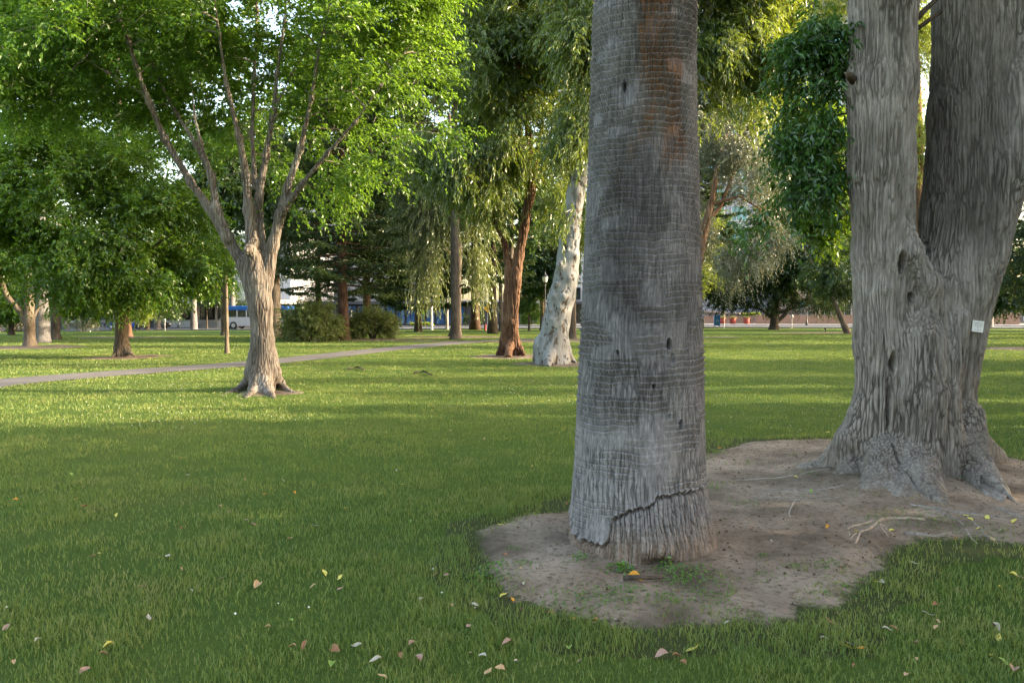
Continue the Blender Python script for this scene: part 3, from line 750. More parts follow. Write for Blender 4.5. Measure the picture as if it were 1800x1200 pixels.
    shade_stn = smooth((BIG[0] + .40 + .10 * v[:, 2] + .15 * fbm(v * (3, 3, .8), 3, 76) - v[:, 0]) / .22) * smooth((v[:, 0] - BIG[0] - .02) / .05) * smooth((v[:, 2] - 1.9) / .5) * smooth((4.6 - v[:, 2]) / 1.2)  # right stem's inner face: fork shade painted into the bark, mixed with staining
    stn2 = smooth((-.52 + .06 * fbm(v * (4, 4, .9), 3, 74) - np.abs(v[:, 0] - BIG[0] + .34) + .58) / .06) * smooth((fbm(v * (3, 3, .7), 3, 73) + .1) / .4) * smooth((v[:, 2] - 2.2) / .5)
    col_attr(me, np.c_[fis, np.clip(.62 * shade_stn + .35 * stn2, 0, 1), fis * 0], 'fissure'); mk('trunk', me, M_bigbark, root)
    # leafy shoots hanging on the left stem
    B = [(P(1400, 90, 7.8), np.array((.22, .3, .35))), (P(1385, 365, 7.8), np.array((.22, .3, .14))), (P(1330, 390, 7.9), np.array((.16, .3, .10))), (P(1395, 250, 7.8), np.array((.2, .3, .3))), (P(1440, 70, 7.8), np.array((.32, .4, .42))), (P(1432, 200, 7.75), np.array((.30, .4, .42))), (P(1445, 300, 7.75), np.array((.26, .35, .40))), (P(1455, 390, 7.8), np.array((.20, .3, .22))), (P(1478, 130, 7.75), np.array((.14, .3, .6))), (P(1410, 300, 7.75), np.array((.16, .25, .22))), (P(1390, 150, 7.8), np.array((.14, .3, .3))), (P(1470, 240, 7.7), np.array((.13, .25, .25)))]
    T = sample_blobs(B, 290, .0, 3.0, 5, .85)
    nodes = [(*P(1500, y_, 7.6), .03) for y_ in (60, 130, 200, 290)]
    mb = MB()
    for pts_, rr in greedy_branches(nodes, T, .02): mb.tube(pts_, rr, 5, cap=False)
    mb.tube([P(1508, 150, 7.5), P(1494, 134, 7.3), P(1489, 130, 7.25)], [.05, .036, .022], 10)
    mb.tube([P(1600, 45, 7.4), P(1622, 22, 7.35), P(1655, -10, 7.45)], [.03, .025, .02], 8)
    mb.tube([P(1600, 60, 7.4), P(1630, 38, 7.35), P(1655, 20, 7.45)], [.022, .02, .018], 8)
    mb.v = [a - np.array((BIG[0], BIG[1], 0)) for a in mb.v]; mb.build('shoot_wood', M_twig, root, sm=True)['kind'] = 'stuff'
    st = dict(twigs=4, leaves=9, tl=.27, L=.076, W=.031, out=.35, rnd=.8, up=.05, spread=.07, droop=.6, along=.6, side=.8, hang=.6, lr=.4, nr=.9, jit=.01)
    cen = P(1510, 200, 7.7)
    ps, ld, nr, Ln, W, _ = spray(T, cen, st)
    mk('low_shoots', leaves_mesh('low_shoots', ps - np.array((BIG[0], BIG[1], 0)), ld, nr, Ln, W, .1), M_lf_glossy, root)
    B = [((BIG[0] + dx, BIG[1] + dy, z_), np.array(r_)) for dx, dy, z_, r_ in [(0, 0, 9.5, (3.5, 4, 2.2)), (-2.5, 1.5, 8.8, (2.5, 3, 1.8)), (3, -1, 8.6, (3, 3.4, 2))]]
    T = sample_blobs(B, 500, .25, .6, 6, .5); ps, ld, nr, Ln, W, _ = spray(T, np.array((BIG[0], BIG[1], 7)), dict(twigs=6, leaves=8, tl=.6, L=.16, W=.09))
    mk('crown', leaves_mesh('crown', ps - np.array((BIG[0], BIG[1], 0)), ld, nr, Ln, W), M_lf_dark, root)
    return root, v
M_twig = bark_mat('twig_bark', [(.3, (.035, .025, .017)), (.7, (.095, .068, .046))], scale=30)
M_lf_glossy = leaf_mat('leaf_glossy', [(0.1, (.014, .040, .014)), (.5, (.030, .085, .016)), (.75, (.060, .14, .020)), (.95, (.12, .21, .025))], (.18, .32, .03), .22, .045, .3, 2.0)
big_root, big_v = build_big()

# exposed surface roots in front of the big tree
M_root = bark_mat('bare_root', [(.3, (.17, .115, .075)), (.5, (.33, .245, .175)), (.72, (.47, .37, .28))], zs=1, scale=25, bs=.5)
def ground_root(name_pts, r, label=None):
    pts = np.array([G(a, b) for a, b in name_pts]); t = np.linspace(0, 1, len(pts) * 8)
    pp = np.stack([np.interp(t, np.linspace(0, 1, len(pts)), pts[:, i]) for i in range(3)], -1)
    for _ in range(4): pp[1:-1] = (pp[:-2] + pp[1:-1] * 2 + pp[2:]) / 4
    r *= .8; pp[:, 2] = dirt_z(pp[:, 0], pp[:, 1]) + r * (.12 + .45 * vnoise(np.c_[t * 6, t * 0 + r * 99, t * 0], 3)) - .004
    rr = r * (1 - .65 * np.linspace(0, 1, len(pp))) * (1 + .2 * vnoise(np.c_[t * 9, t * 0 + r * 70, t * 0], 5))
    pp[-1, 2] -= r; return pp, rr
def sroot(lines, mat, name='root'):
    for l, r in lines:
        mb = MB(); pp, rr = ground_root(l, r); mb.tube(pp - np.array((BIG[0], BIG[1], 0)), rr, 8)
        mb.build(name, mat, big_root, sm=True)
sroot([([(1625, 925), (1560, 920), (1545, 925), (1525, 940), (1510, 948), (1503, 968)], .026), ([(1548, 922), (1520, 928), (1490, 936), (1494, 952)], .018), ([(1546, 926), (1552, 940), (1572, 962)], .012), ([(1549, 930), (1570, 945), (1590, 962)], .010), ([(1525, 938), (1500, 950), (1488, 965)], .009)], M_root, 'bare_root')
sroot([([(1600, 900), (1650, 910), (1690, 930), (1720, 958)], .022), ([(1590, 942), (1640, 945), (1690, 938)], .024), ([(1640, 905), (1700, 915), (1760, 925), (1800, 930)], .018), ([(1700, 920), (1730, 945), (1790, 955)], .014)], M_bigbark, 'root')
sroot([([(1490, 870), (1420, 878), (1350, 868), (1290, 862)], .020), ([(1430, 875), (1395, 890), (1385, 915), (1405, 935)], .014), ([(1520, 885), (1400, 890), (1330, 880), (1300, 890)], .013), ([(1460, 845), (1380, 852), (1300, 850), (1250, 855)], .016), ([(1350, 872), (1330, 885), (1325, 900)], .008), ([(1750, 905), (1800, 925), (1850, 930)], .02)], M_bigbark, 'root')

# name plate
def build_plate():
    v = big_v; y = v[:, 1]; z = v[:, 2] - CAMZ
    fy = y * CT - z * ST; uz = y * ST + z * CT
    px = 900 + F * v[:, 0] / fy; py = 600 - F * uz / fy
    m = (abs(px - 1718) < 9) & (abs(py - 574) < 9)
    yy = y[m].min() if m.any() else 7.1
    c = P(1719, 573.5, yy - .012)
    root = empty('tree_name_plate', c, 'small white printed plate nailed to the big grey tree', 'sign')
    root.rotation_euler = (R(2), R(6), R(14))
    mb = MB(); wd, hh = 24 * yy / F, 20 * yy / F; mb.box((0, 0, 0), (wd, .004, hh))
    mb.build('plate', plain('plate_white', (.72, .72, .70), .4, var=.05), root, bevel=.001)
    for zz in (hh * .46, -hh * .42):
        mb = MB(); mb.lathe([(.001, 0), (.003, 0), (.0035, .002), (.001, .004)], n=8)
        a = mb.v[-1]; mb.v[-1] = np.c_[a[:, 0], -a[:, 2] - .002, a[:, 1] + zz]
        mb.build('nail', M_darkmetal, root)
    for i, (s, sz, zz) in enumerate([('Camphor Tree', .0155, .029), ('Cinnamomum camphora', .0098, .013), ('CAPITOL PARK COLLECTION', .0065, -.001), ('No. 204', .0075, -.013), ('Native of China and Japan', .0068, -.030)]):
        cu = bpy.data.curves.new('lettering', 'FONT'); cu.body = s; cu.size = sz; cu.align_x = 'CENTER'; cu.align_y = 'CENTER'; cu.extrude = .0002
        o = bpy.data.objects.new('lettering', cu); link(o, root); o.rotation_euler = (R(90), 0, 0); o.location = (0, -.0028, zz * hh / .1)
        cu.materials.append(M_darkmetal)
        dg = bpy.context.evaluated_depsgraph_get(); me = bpy.data.meshes.new_from_object(o.evaluated_get(dg)); n_ = bpy.data.objects.new('lettering', me); link(n_, root); n_.location = o.location; n_.rotation_euler = o.rotation_euler; bpy.data.objects.remove(o)
M_darkmetal = plain('dark_metal', (.02, .022, .022), .45)
build_plate()

# ------------------------------------------------------------------ mid-distance trees
M_elm = bark_mat('elm_bark', [(.28, (.085, .070, .058)), (.45, (.145, .122, .104)), (.62, (.205, .180, .158)), (.8, (.28, .25, .225))], zs=.14, scale=20, bs=.8, bd=.02, patchcol=(.36, .33, .30), pscale=.9, pthr=(.58, .72), inner=(.05, .035, .025))
M_red = bark_mat('red_bark', [(.25, (.05, .026, .016)), (.5, (.155, .085, .052)), (.75, (.28, .17, .11))], zs=.12, scale=14, bs=1, bd=.03, inner=(.030, .012, .007))
M_white = bark_mat('white_smooth_bark', [(.28, (.12, .112, .105)), (.45, (.215, .215, .215)), (.75, (.29, .295, .30))], zs=.3, scale=9, bs=.8, bd=.03, patchcol=(.085, .062, .046), pscale=7, pthr=(.57, .62))
M_brown = bark_mat('brown_bark', [(.25, (.032, .025, .019)), (.5, (.080, .064, .050)), (.75, (.145, .118, .095))], zs=.15, scale=16, bs=.9, bd=.03)
M_tan = bark_mat('tan_bark', [(.25, (.06, .044, .032)), (.5, (.125, .098, .074)), (.75, (.20, .162, .128))], zs=.15, scale=16, bs=.9, bd=.03, inner=(.04, .026, .017))
M_lf_elm = leaf_mat('leaf_elm', [(0.1, (.020, .062, .005)), (.45, (.040, .100, .006)), (.75, (.066, .140, .008)), (.95, (.11, .18, .010))], (.25, .41, .035), .45, .035, .4, .35)
M_lf_mid = leaf_mat('leaf_mid', [(0.1, (.020, .056, .006)), (.5, (.042, .104, .008)), (.9, (.088, .165, .012))], (.28, .42, .02), .38, .04)
M_lf_weep = leaf_mat('leaf_gum', [(0.1, (.020, .044, .006)), (.45, (.052, .096, .010)), (.75, (.105, .155, .016)), (.97, (.20, .20, .04))], (.36, .44, .03), .36, .06, .35, .4)
M_lf_olive = leaf_mat('leaf_olive', [(0.1, (.045, .058, .028)), (.5, (.10, .12, .062)), (.85, (.19, .20, .12)), (.98, (.30, .28, .19))], (.22, .24, .10), .22, .10, .35, .8)
M_lf_con = leaf_mat('needle_dark', [(0.1, (.012, .026, .010)), (.5, (.026, .052, .016)), (.9, (.065, .098, .024))], (.10, .14, .03), .2, .03)
M_lf_shrub = leaf_mat('leaf_shrub', [(0.1, (.034, .056, .014)), (.5, (.075, .110, .024)), (.9, (.16, .185, .045))], (.30, .36, .07), .35, .04)
M_lf_light = leaf_mat('leaf_light', [(0.1, (.05, .085, .012)), (.5, (.11, .17, .02)), (.9, (.22, .27, .04))], (.42, .48, .06), .42, .04)
M_blossom = leaf_mat('blossom', [(0.1, (.35, .26, .22)), (.5, (.55, .42, .36)), (.95, (.72, .60, .52))], (.5, .4, .35), .3, .02)

M_lf_pale = leaf_mat('leaf_pale_gum', [(0.1, (.050, .075, .022)), (.5, (.12, .155, .048)), (.9, (.24, .27, .10))], (.40, .44, .10), .32, .06)
def T(px, py): return G(px, py)[1]
BROAD = dict(twigs=9, leaves=12, tl=.62, L=.105, W=.062, out=.75, rnd=.6, up=.05, spread=.12, droop=.35, along=.55, side=.75, hang=.35, lr=.3, nr=.45)
WEEP = dict(twigs=13, leaves=14, tl=.55, L=.17, W=.046, out=.6, rnd=.65, up=-.1, spread=.18, droop=.6, along=.7, side=.5, hang=.75, lr=.22, nr=1.0)
elm_bark = lambda f, a, s: (lambda v: furrow(v, f * 1.3, .04, a, s, .7, .16))
Y3 = 15.95
elm_limbs = [
    pxlimb([(461, 700, Y3, .30), (461, 660, Y3, .27), (462, 600, Y3, .245), (458, 540, Y3, .255), (452, 490, Y3, .27), (447, 455, Y3, .22)]),
    pxlimb([(446, 520, Y3, .17), (430, 470, Y3, .15), (400, 418, Y3 + .1, .135), (365, 362, Y3 + .2, .115), (335, 320, Y3 + .2, .10), (290, 245, Y3 + .1, .09), (262, 180, Y3, .08), (240, 120, Y3 - .2, .07), (225, 70, Y3 - .4, .06), (200, 10, Y3 - .6, .05), (180, -80, Y3 - .6, .035)]),
    pxlimb([(402, 420, Y3 - .05, .12), (380, 365, Y3 - .15, .11), (372, 310, Y3 - .1, .085), (345, 255, Y3 + .2, .075), (310, 200, Y3 + .4, .06), (270, 120, Y3 + .6, .05), (265, 20, Y3 + .8, .04)]),
    pxlimb([(374, 315, Y3 - .1, .07), (352, 250, Y3 - .4, .06), (342, 205, Y3 - .6, .045), (335, 130, Y3 - .9, .03)]),
    pxlimb([(450, 500, Y3 - .05, .17), (444, 430, Y3 - .1, .145), (437, 370, Y3 - .1, .125), (433, 310, Y3 - .1, .105), (420, 240, Y3 - .3, .085), (398, 150, Y3 - .6, .065), (385, 60, Y3 - .9, .05), (370, -60, Y3 - 1.1, .035)]),
    pxlimb([(462, 490, Y3 + .05, .15), (457, 420, Y3 + .1, .12), (455, 350, Y3 + .15, .10), (467, 275, Y3 + .1, .09), (480, 205, Y3, .075), (487, 130, Y3 - .1, .06), (500, 40, Y3 - .2, .05), (510, -60, Y3 - .3, .035)]),
    pxlimb([(448, 330, Y3 + .2, .085), (443, 235, Y3 + .4, .07), (447, 135, Y3 + .6, .06), (452, 20, Y3 + .8, .05), (440, -80, Y3 + .8, .035)]),
    pxlimb([(468, 500, Y3, .16), (480, 430, Y3, .135), (492, 380, Y3, .12), (505, 330, Y3 - .05, .10), (528, 262, Y3 - .1, .085), (548, 170, Y3 - .2, .065), (562, 80, Y3 - .3, .05), (590, -30, Y3 - .4, .035)]),
    pxlimb([(497, 372, Y3 - .05, .10), (530, 325, Y3 - .2, .08), (575, 270, Y3 - .5, .065), (625, 215, Y3 - .8, .05), (670, 150, Y3 - 1.0, .038), (720, 80, Y3 - 1.1, .025)]),
    pxlimb([(250, 165, Y3, .05), (190, 128, Y3 - .3, .04), (120, 88, Y3 - .6, .03), (60, 50, Y3 - .8, .02)]),
    pxlimb([(476, 210, Y3, .05), (512, 130, Y3 - .3, .04), (560, 60, Y3 - .7, .03)]),
    pxlimb([(447, 452, Y3 - .12, .115), (437, 438, Y3 - .28, .105), (431, 442, Y3 - .36, .08)]),   # sawn-off stub
    [(*P(452, 625, Y3), .20), (*P(444, 655, Y3), .17), gl(434, 681, .14, .06), gl(412, 689, .09, .0), gl(385, 693, .05, -.03)],
    [(*P(472, 625, Y3), .20), (*P(480, 655, Y3), .17), gl(490, 680, .14, .06), gl(510, 690, .08, .0), gl(535, 692, .05, -.03)],
    [(*P(462, 640, Y3 - .05), .17), gl(470, 690, .14, .03), gl(484, 701, .07, -.03)],
    [(*P(455, 640, Y3 - .05), .16), gl(447, 690, .14, .03), gl(432, 699, .07, -.03)],
    [(*P(461, 640, Y3), .2), (P(461, 640, Y3)[0], Y3 + .5, .02, .10)],
]
elm_blobs = px_blobs([(400, -120, Y3, 430, 200, 4.0), (150, 60, Y3 - .5, 230, 140, 2.6), (120, 170, Y3 + .4, 150, 60, 1.6), (400, 90, Y3 + 1.3, 260, 140, 2.2), (660, 60, Y3 - .3, 150, 130, 2.2), (600, 200, Y3 + .6, 120, 90, 1.3), (730, 235, Y3 - .5, 75, 30, .9), (640, 290, Y3 - .3, 75, 45, 1.0), (710, 150, Y3, 85, 60, 1.3), (560, 340, Y3 + .3, 60, 40, .9), (240, 180, Y3 + .6, 150, 75, 1.5), (60, 150, Y3, 120, 90, 1.8), (350, 230, Y3 + 1.0, 110, 60, 1.0), (500, 250, Y3 + 1.0, 100, 60, 1.0), (740, 20, Y3 - .3, 90, 60, 1.5), (620, 380, Y3, 26, 22, .6)])
build_tree('elm_tree', 'tall forked tree with bright green leaves and fanning limbs, in front of the path', 'tree', elm_limbs, elm_blobs, 980, BROAD, M_lf_elm, M_elm, organic_vox=.022, k=.035, bark=elm_bark(15, .014, 81), gap=.20, gscale=.9, shell=.6, seed=81, center=P(440, 250, Y3))

Y4 = T(215, 628)
build_tree('shade_tree', 'low dense dark green tree with a straight brown trunk beyond the path', 'tree',
    [pxlimb([(215, 632, Y4, .30), (214, 612, Y4, .26), (214, 560, Y4, .25), (213, 500, Y4, .24), (205, 430, Y4, .18), (190, 340, Y4, .12), (180, 250, Y4, .06)]),
     pxlimb([(213, 510, Y4, .13), (260, 440, Y4, .10), (320, 400, Y4 - .5, .05)]), pxlimb([(212, 520, Y4, .13), (150, 450, Y4, .10), (70, 410, Y4 - .5, .05)]),
     [(*P(215, 610, Y4), .2), gl(196, 629, .06, .03)], [(*P(217, 610, Y4), .2), gl(238, 629, .06, .03)]],
    px_blobs([(170, 380, Y4, 190, 120, 3.6), (60, 420, Y4 - .5, 110, 90, 2.4), (290, 410, Y4 - .3, 105, 85, 2.2), (200, 470, Y4 - .8, 135, 50, 2.2), (200, 270, Y4, 200, 75, 2.8), (20, 330, Y4, 110, 90, 2.6), (345, 480, Y4 - .6, 60, 24, 1.0), (140, 505, Y4 - 1.4, 75, 26, 1.2), (240, 508, Y4 - 1.2, 70, 26, 1.0), (190, 450, Y4 - 2.2, 150, 50, 1.4), (60, 480, Y4 - 1, 90, 45, 1.6), (-60, 380, Y4, 90, 120, 2.5)]),
    1150, dict(BROAD, L=.14, W=.08, twigs=10, leaves=12, tl=.75, hang=.35, droop=.3), M_lf_mid, M_tan, organic_vox=.04, bark=elm_bark(9, .018, 85), gap=.08, gscale=.7, shell=.45, seed=4)

Y25 = T(898, 626)
build_tree('ironbark_tree', 'tall tree with twisted rust red trunk and drooping narrow leaves', 'tree',
    [pxlimb([(886, 630, Y25, .24), (887, 600, Y25, .21), (891, 567, Y25, .19), (892, 520, Y25, .17), (894, 473, Y25, .16), (888, 430, Y25, .14), (872, 395, Y25, .10), (850, 340, Y25, .07), (830, 250, Y25, .05)]),
     pxlimb([(904, 630, Y25 - .05, .25), (903, 600, Y25 - .05, .22), (901, 567, Y25 - .1, .215), (907, 497, Y25 - .1, .205), (912, 450, Y25, .20), (921, 403, Y25, .19), (932, 340, Y25, .20), (936, 300, Y25, .18), (930, 240, Y25, .14), (915, 150, Y25, .11), (905, 50, Y25, .09), (900, -150, Y25, .05)]),
     pxlimb([(934, 300, Y25, .12), (965, 240, Y25, .10), (1000, 190, Y25, .07), (1020, 90, Y25, .04)]),
     [(*P(890, 600, Y25), .17), gl(874, 626, .12, .02)], [(*P(905, 600, Y25), .2), gl(922, 627, .12, .02)], [(*P(897, 600, Y25), .2), gl(893, 629, .16, .0)]],
    px_blobs([(930, -60, Y25, 170, 160, 3.0), (960, 120, Y25, 95, 110, 2.4), (870, 130, Y25, 80, 110, 2.2), (860, 260, Y25 + .3, 60, 70, 1.6), (980, 260, Y25 + .6, 55, 70, 1.4), (905, 240, Y25 - .4, 70, 70, 1.4), (820, 300, Y25 - .5, 50, 80, 1.5), (760, 270, Y25, 60, 50, 1.6), (860, 350, Y25 - .5, 45, 45, 1.0), (985, 350, Y25 - .8, 30, 45, .8)]),
    1050, WEEP, M_lf_weep, M_red, organic_vox=.03, k=.04, bark=elm_bark(9, .035, 91), gap=.08, gscale=.8, shell=.6, seed=25, maxr=.06)
# hanging curtain of pale leaves to the left of it, on its own trunk
Y21 = T(800, 592)
build_tree('weeping_gum_tree', 'dark trunked tree with long pale leaf curtains hanging low, beyond the end of the path', 'tree',
    [pxlimb([(800, 594, Y21, .50), (801, 580, Y21, .36), (803, 555, Y21, .30), (803, 500, Y21, .28), (806, 440, Y21, .26), (800, 380, Y21, .2), (790, 300, Y21, .15), (790, 200, Y21, .08)]),
     pxlimb([(803, 470, Y21, .14), (780, 430, Y21 - 1, .10), (760, 380, Y21 - 2, .06)]), pxlimb([(804, 505, Y21, .08), (815, 500, Y21 - .6, .07), (835, 512, Y21 - 1.2, .04)])],
    px_blobs([(760, 350, Y21 - 2, 52, 60, 1.6), (735, 380, Y21 - 2, 25, 45, 1.2), (830, 350, Y21 - 1.5, 34, 55, 1.5), (790, 300, Y21 - 1, 90, 60, 2.5), (752, 455, Y21 - 2.5, 16, 36, .6), (838, 440, Y21 - 1.5, 16, 50, .8)]),
    420, dict(WEEP, tl=1.8, L=.26, W=.06, leaves=32, twigs=8, up=-1.2, spread=.3), M_lf_pale, M_brown, gap=.18, gscale=.35, seed=21, maxr=.06)

Y26 = T(968, 640)
euc = [pxlimb([(972, 640, Y26, .60), (970, 613, Y26, .49), (978, 567, Y26, .435), (988, 520, Y26, .42), (996, 485, Y26, .385), (999, 450, Y26, .355), (1002, 410, Y26, .335), (1012, 340, Y26, .30), (1035, 250, Y26, .28), (1080, 190, Y26, .24), (1150, 140, Y26, .22), (1205, 100, Y26, .20), (1235, 60, Y26, .18), (1250, 10, Y26, .15), (1270, -80, Y26, .1)]),
       pxlimb([(1180, 125, Y26, .16), (1215, 125, Y26 - .2, .13), (1238, 142, Y26 - .3, .11)]),
       [(*P(955, 605, Y26), .34), gl(938, 637, .09, .02)], [(*P(985, 605, Y26), .32), gl(1008, 638, .10, .03), gl(1020, 640, .04, 0)], [(*P(968, 610, Y26), .34), gl(962, 644, .12, 0)]]
for a in [(985, 466, .30, .17), (1000, 490, .32, .11), (978, 500, .30, .13), (974, 520, .33, .10), (990, 520, .38, .09), (966, 545, .34, .07), (984, 540, .40, .07), (968, 560, .38, .06), (1012, 450, .30, .07)]:
    c0 = P(a[0], a[1], Y26 - a[2]); euc.append([(*c0, a[3]), (c0[0] + .02, c0[1] + .06, c0[2] - .05, a[3])])
build_tree('gum_tree', 'leaning white barked tree with brown knots just left of the palm', 'tree', euc,
    px_blobs([(1250, 60, Y26, 90, 80, 2.2), (1330, 80, Y26, 80, 90, 2.4), (1300, 170, Y26 + .4, 60, 45, 1.6), (1380, 20, Y26 + .4, 60, 60, 2.0), (1150, -60, Y26, 200, 90, 3.0), (1000, 345, Y26 - .9, 34, 45, .5), (1015, 230, Y26 - .6, 45, 110, 1.2), (1040, 60, Y26 - .4, 70, 130, 1.6), (1320, -80, Y26, 130, 90, 2.6)]),
    760, WEEP, M_lf_weep, M_white, organic_vox=.03, k=.05, bark=lambda v: .018 * fbm(v * (5, 5, 2.4), 3, 95) - .03 * smooth((fbm(v * (7, 7, 4), 2, 96) - .28) / .12), gap=.05, gscale=.85, shell=.6, seed=26, maxr=.06)

Y32 = 36.0
build_tree('olive_tree', 'grey green small leaved tree with red brown trunk just right of the palm', 'tree',
    [[(*G(1212, 611)[:2], -.05, .24), (*P(1216, 540, Y32), .21), (*P(1228, 460, Y32), .19), (*P(1240, 400, Y32), .17), (*P(1252, 350, Y32), .14), (*P(1262, 290, Y32), .10), (*P(1280, 220, Y32), .05)],
     pxlimb([(1244, 385, Y32, .12), (1265, 365, Y32, .10), (1275, 340, Y32, .08), (1300, 280, Y32, .05)]), pxlimb([(1250, 360, Y32, .08), (1300, 345, Y32 - .3, .05), (1340, 370, Y32 - .5, .03)])],
    px_blobs([(1290, 250, Y32, 70, 60, 1.8), (1320, 300, Y32, 60, 60, 1.7), (1255, 230, Y32 + .4, 40, 50, 1.3), (1320, 440, Y32 - .6, 60, 32, 1.3), (1290, 470, Y32 - .6, 30, 30, .8), (1350, 400, Y32 - .3, 40, 40, 1.2), (1245, 400, Y32 + .8, 25, 70, 1.0)]),
    330, dict(BROAD, L=.11, W=.042, twigs=11, leaves=15, tl=.7, droop=.9, hang=.6), M_lf_olive, M_red, gap=.12, gscale=1.1, seed=32)
build_tree('young_tree', 'fresh light green sapling behind the palm at its right edge', 'tree',
    [[(*G(1225, 596)[:2], -.15, .08), (*P(1230, 500, 48), .07), (*P(1238, 420, 48), .05)]], px_blobs([(1238, 400, 48, 26, 34, 1.0), (1245, 460, 48, 30, 50, 1.2)]), 60, dict(BROAD, L=.12, W=.07, twigs=6, leaves=10), M_lf_light, M_brown, seed=33)

Y33 = T(1362, 579)
build_tree('yew_tree', 'broad dark evergreen with splayed low limbs at the far edge of the lawn', 'tree',
    [pxlimb([(1361, 579.5, Y33, .62), (1361, 570, Y33, .45), (1362, 555, Y33, .42), (1364, 530, Y33, .36), (1366, 480, Y33, .2)]), pxlimb([(1366, 565, Y33, .22), (1378, 555, Y33, .2), (1390, 535, Y33, .15)]), pxlimb([(1358, 560, Y33, .16), (1340, 545, Y33, .13), (1310, 535, Y33, .1), (1270, 530, Y33, .06)]), pxlimb([(1366, 550, Y33, .14), (1400, 540, Y33, .12), (1440, 530, Y33, .08)])],
    px_blobs([(1360, 500, Y33, 60, 48, 3.2), (1300, 510, Y33 - .5, 60, 36, 3), (1270, 525, Y33, 40, 18, 2.5), (1420, 500, Y33, 50, 40, 3), (1370, 440, Y33, 50, 45, 3), (1400, 400, Y33 + .5, 40, 30, 2.4), (1450, 530, Y33, 40, 18, 2)]),
    420, dict(BROAD, L=.26, W=.10, twigs=8, leaves=10, tl=1.1, droop=.3), M_lf_con, M_brown, gap=.35, gscale=.3, seed=35, maxr=.09)
Y34 = T(1490, 586)
build_tree('leaning_tree', 'tree with a slanting pale trunk leaning left beside the big tree', 'tree',
    [pxlimb([(1491, 587, Y34, .30), (1483, 570, Y34, .22), (1474, 548, Y34, .2), (1466, 530, Y34, .18), (1460, 490, Y34, .12)])],
    px_blobs([(1460, 480, Y34, 45, 45, 2.2), (1485, 510, Y34, 30, 25, 1.8), (1475, 440, Y34, 40, 30, 2)]), 170, dict(BROAD, L=.22, W=.11, twigs=7, leaves=10, tl=.9), M_lf_dark, M_tan, gap=.3, gscale=.4, seed=36)
Y35 = 60
build_tree('dark_tree', 'dark evergreen crown right of the big tree at the picture edge', 'tree',
    [[(*G(1830, 586)[:2], -.3, .4), (*P(1832, 540, Y35), .3), (*P(1834, 450, Y35), .2)]],
    px_blobs([(1800, 480, Y35, 55, 55, 2.6), (1860, 420, Y35, 90, 110, 3), (1815, 370, Y35, 50, 60, 2), (1790, 420, Y35, 40, 50, 2.2)]), 240, dict(BROAD, L=.24, W=.10, twigs=8, leaves=10, tl=1.0), M_lf_con, M_brown, gap=.35, gscale=.4, seed=37)
Y36 = 45
build_tree('tall_gum_tree', 'sunlit yellow green tree seen between the two stems of the big tree', 'tree',
    [[(*G(1610, 597)[:2], -.3, .4), (*P(1612, 480, Y36), .3), (*P(1615, 250, Y36), .25), (*P(1610, 50, Y36), .12)]],
    px_blobs([(1615, 60, Y36, 90, 110, 3), (1620, 220, Y36, 60, 80, 2.4), (1500, -20, Y36, 120, 80, 3), (1420, 0, Y36 + 2, 70, 60, 3), (1640, 340, Y36, 40, 60, 1.6)]), 260, dict(WEEP, L=.26, W=.045, tl=1.4, leaves=18), M_lf_light, M_red, gap=.2, gscale=.4, seed=38)

# --- conifers
def build_conifer(name, label, px, pyb, rt, H, mat_leaf, mat_bark, zlow, half, n=110, droop=.25, group=None, seed=0, lean=0.0, L=.20, dens=1.0):
    b = G(px, pyb); root = empty(name, b, label, 'conifer', group)
    mb = MB(); zz = np.linspace(-.1, H, 14); mb.tube(np.c_[lean * zz, zz * 0, zz], np.interp(zz, [0, .4, 2, H], [rt * 1.5, rt * 1.1, rt * .95, .05]), 14, wob=.05); br = MB()
    ps, ds, ns, Ls = [], [], [], []
    for i in range(n):
        f = (i + rng.uniform(0, 1)) / n; z0 = zlow + (H - zlow) * f ** .9; az = i * 2.399 + rng.uniform(-.3, .3)
        ln = half * (1 - f) ** .75 * rng.uniform(.65, 1.15) + .4
        s_ = np.linspace(0, 1, 9)[:, None]; d = np.array((math.cos(az), math.sin(az), rng.uniform(-.05, .2)))
        pt = np.array((lean * z0, 0, z0)) + d * ln * s_ - np.array((0, 0, 1)) * droop * ln * s_ ** 1.6 + np.array((0, 0, 1)) * .12 * ln * s_ ** 4
        br.tube(pt, np.linspace(.05, .01, 9) * (.5 + ln / half), 5, cap=False)
        k = int(150 * ln * dens); t = rng.uniform(.18, 1, k) ** .8
        c = np.stack([np.interp(t, s_[:, 0], pt[:, j]) for j in range(3)], -1)
        sd_ = unit(np.cross(d, (0, 0, 1.0))); off = rng.normal(size=k) * .32 * (1.15 - t) * min(ln, 3) * .8
        c = c + sd_ * off[:, None] + rng.normal(size=(k, 3)) * (.08, .08, .06) - np.array((0, 0, 1)) * (np.abs(off) * .35)[:, None]
        ps.append(c); ds.append(unit(d * .5 + sd_ * np.sign(off)[:, None] * .8 + rng.normal(size=(k, 3)) * .35 - np.array((0, 0, .25)))); ns.append(unit(np.array((0, 0, 1.0)) + rng.normal(size=(k, 3)) * .4)); Ls.append(L * rng.uniform(.6, 1.3, k))
    mk('crown', leaves_mesh('crown', np.vstack(ps), np.vstack(ds), np.vstack(ns), np.concatenate(Ls), L * .42), mat_leaf, root)
    br.build('boughs', M_twig, root, sm=True); mb.build('trunk', mat_bark, root, sm=True); return root
M_con = bark_mat('redwood_bark', [(.25, (.022, .013, .009)), (.5, (.060, .034, .024)), (.75, (.12, .074, .054))], zs=.12, scale=14, bs=1, bd=.03)
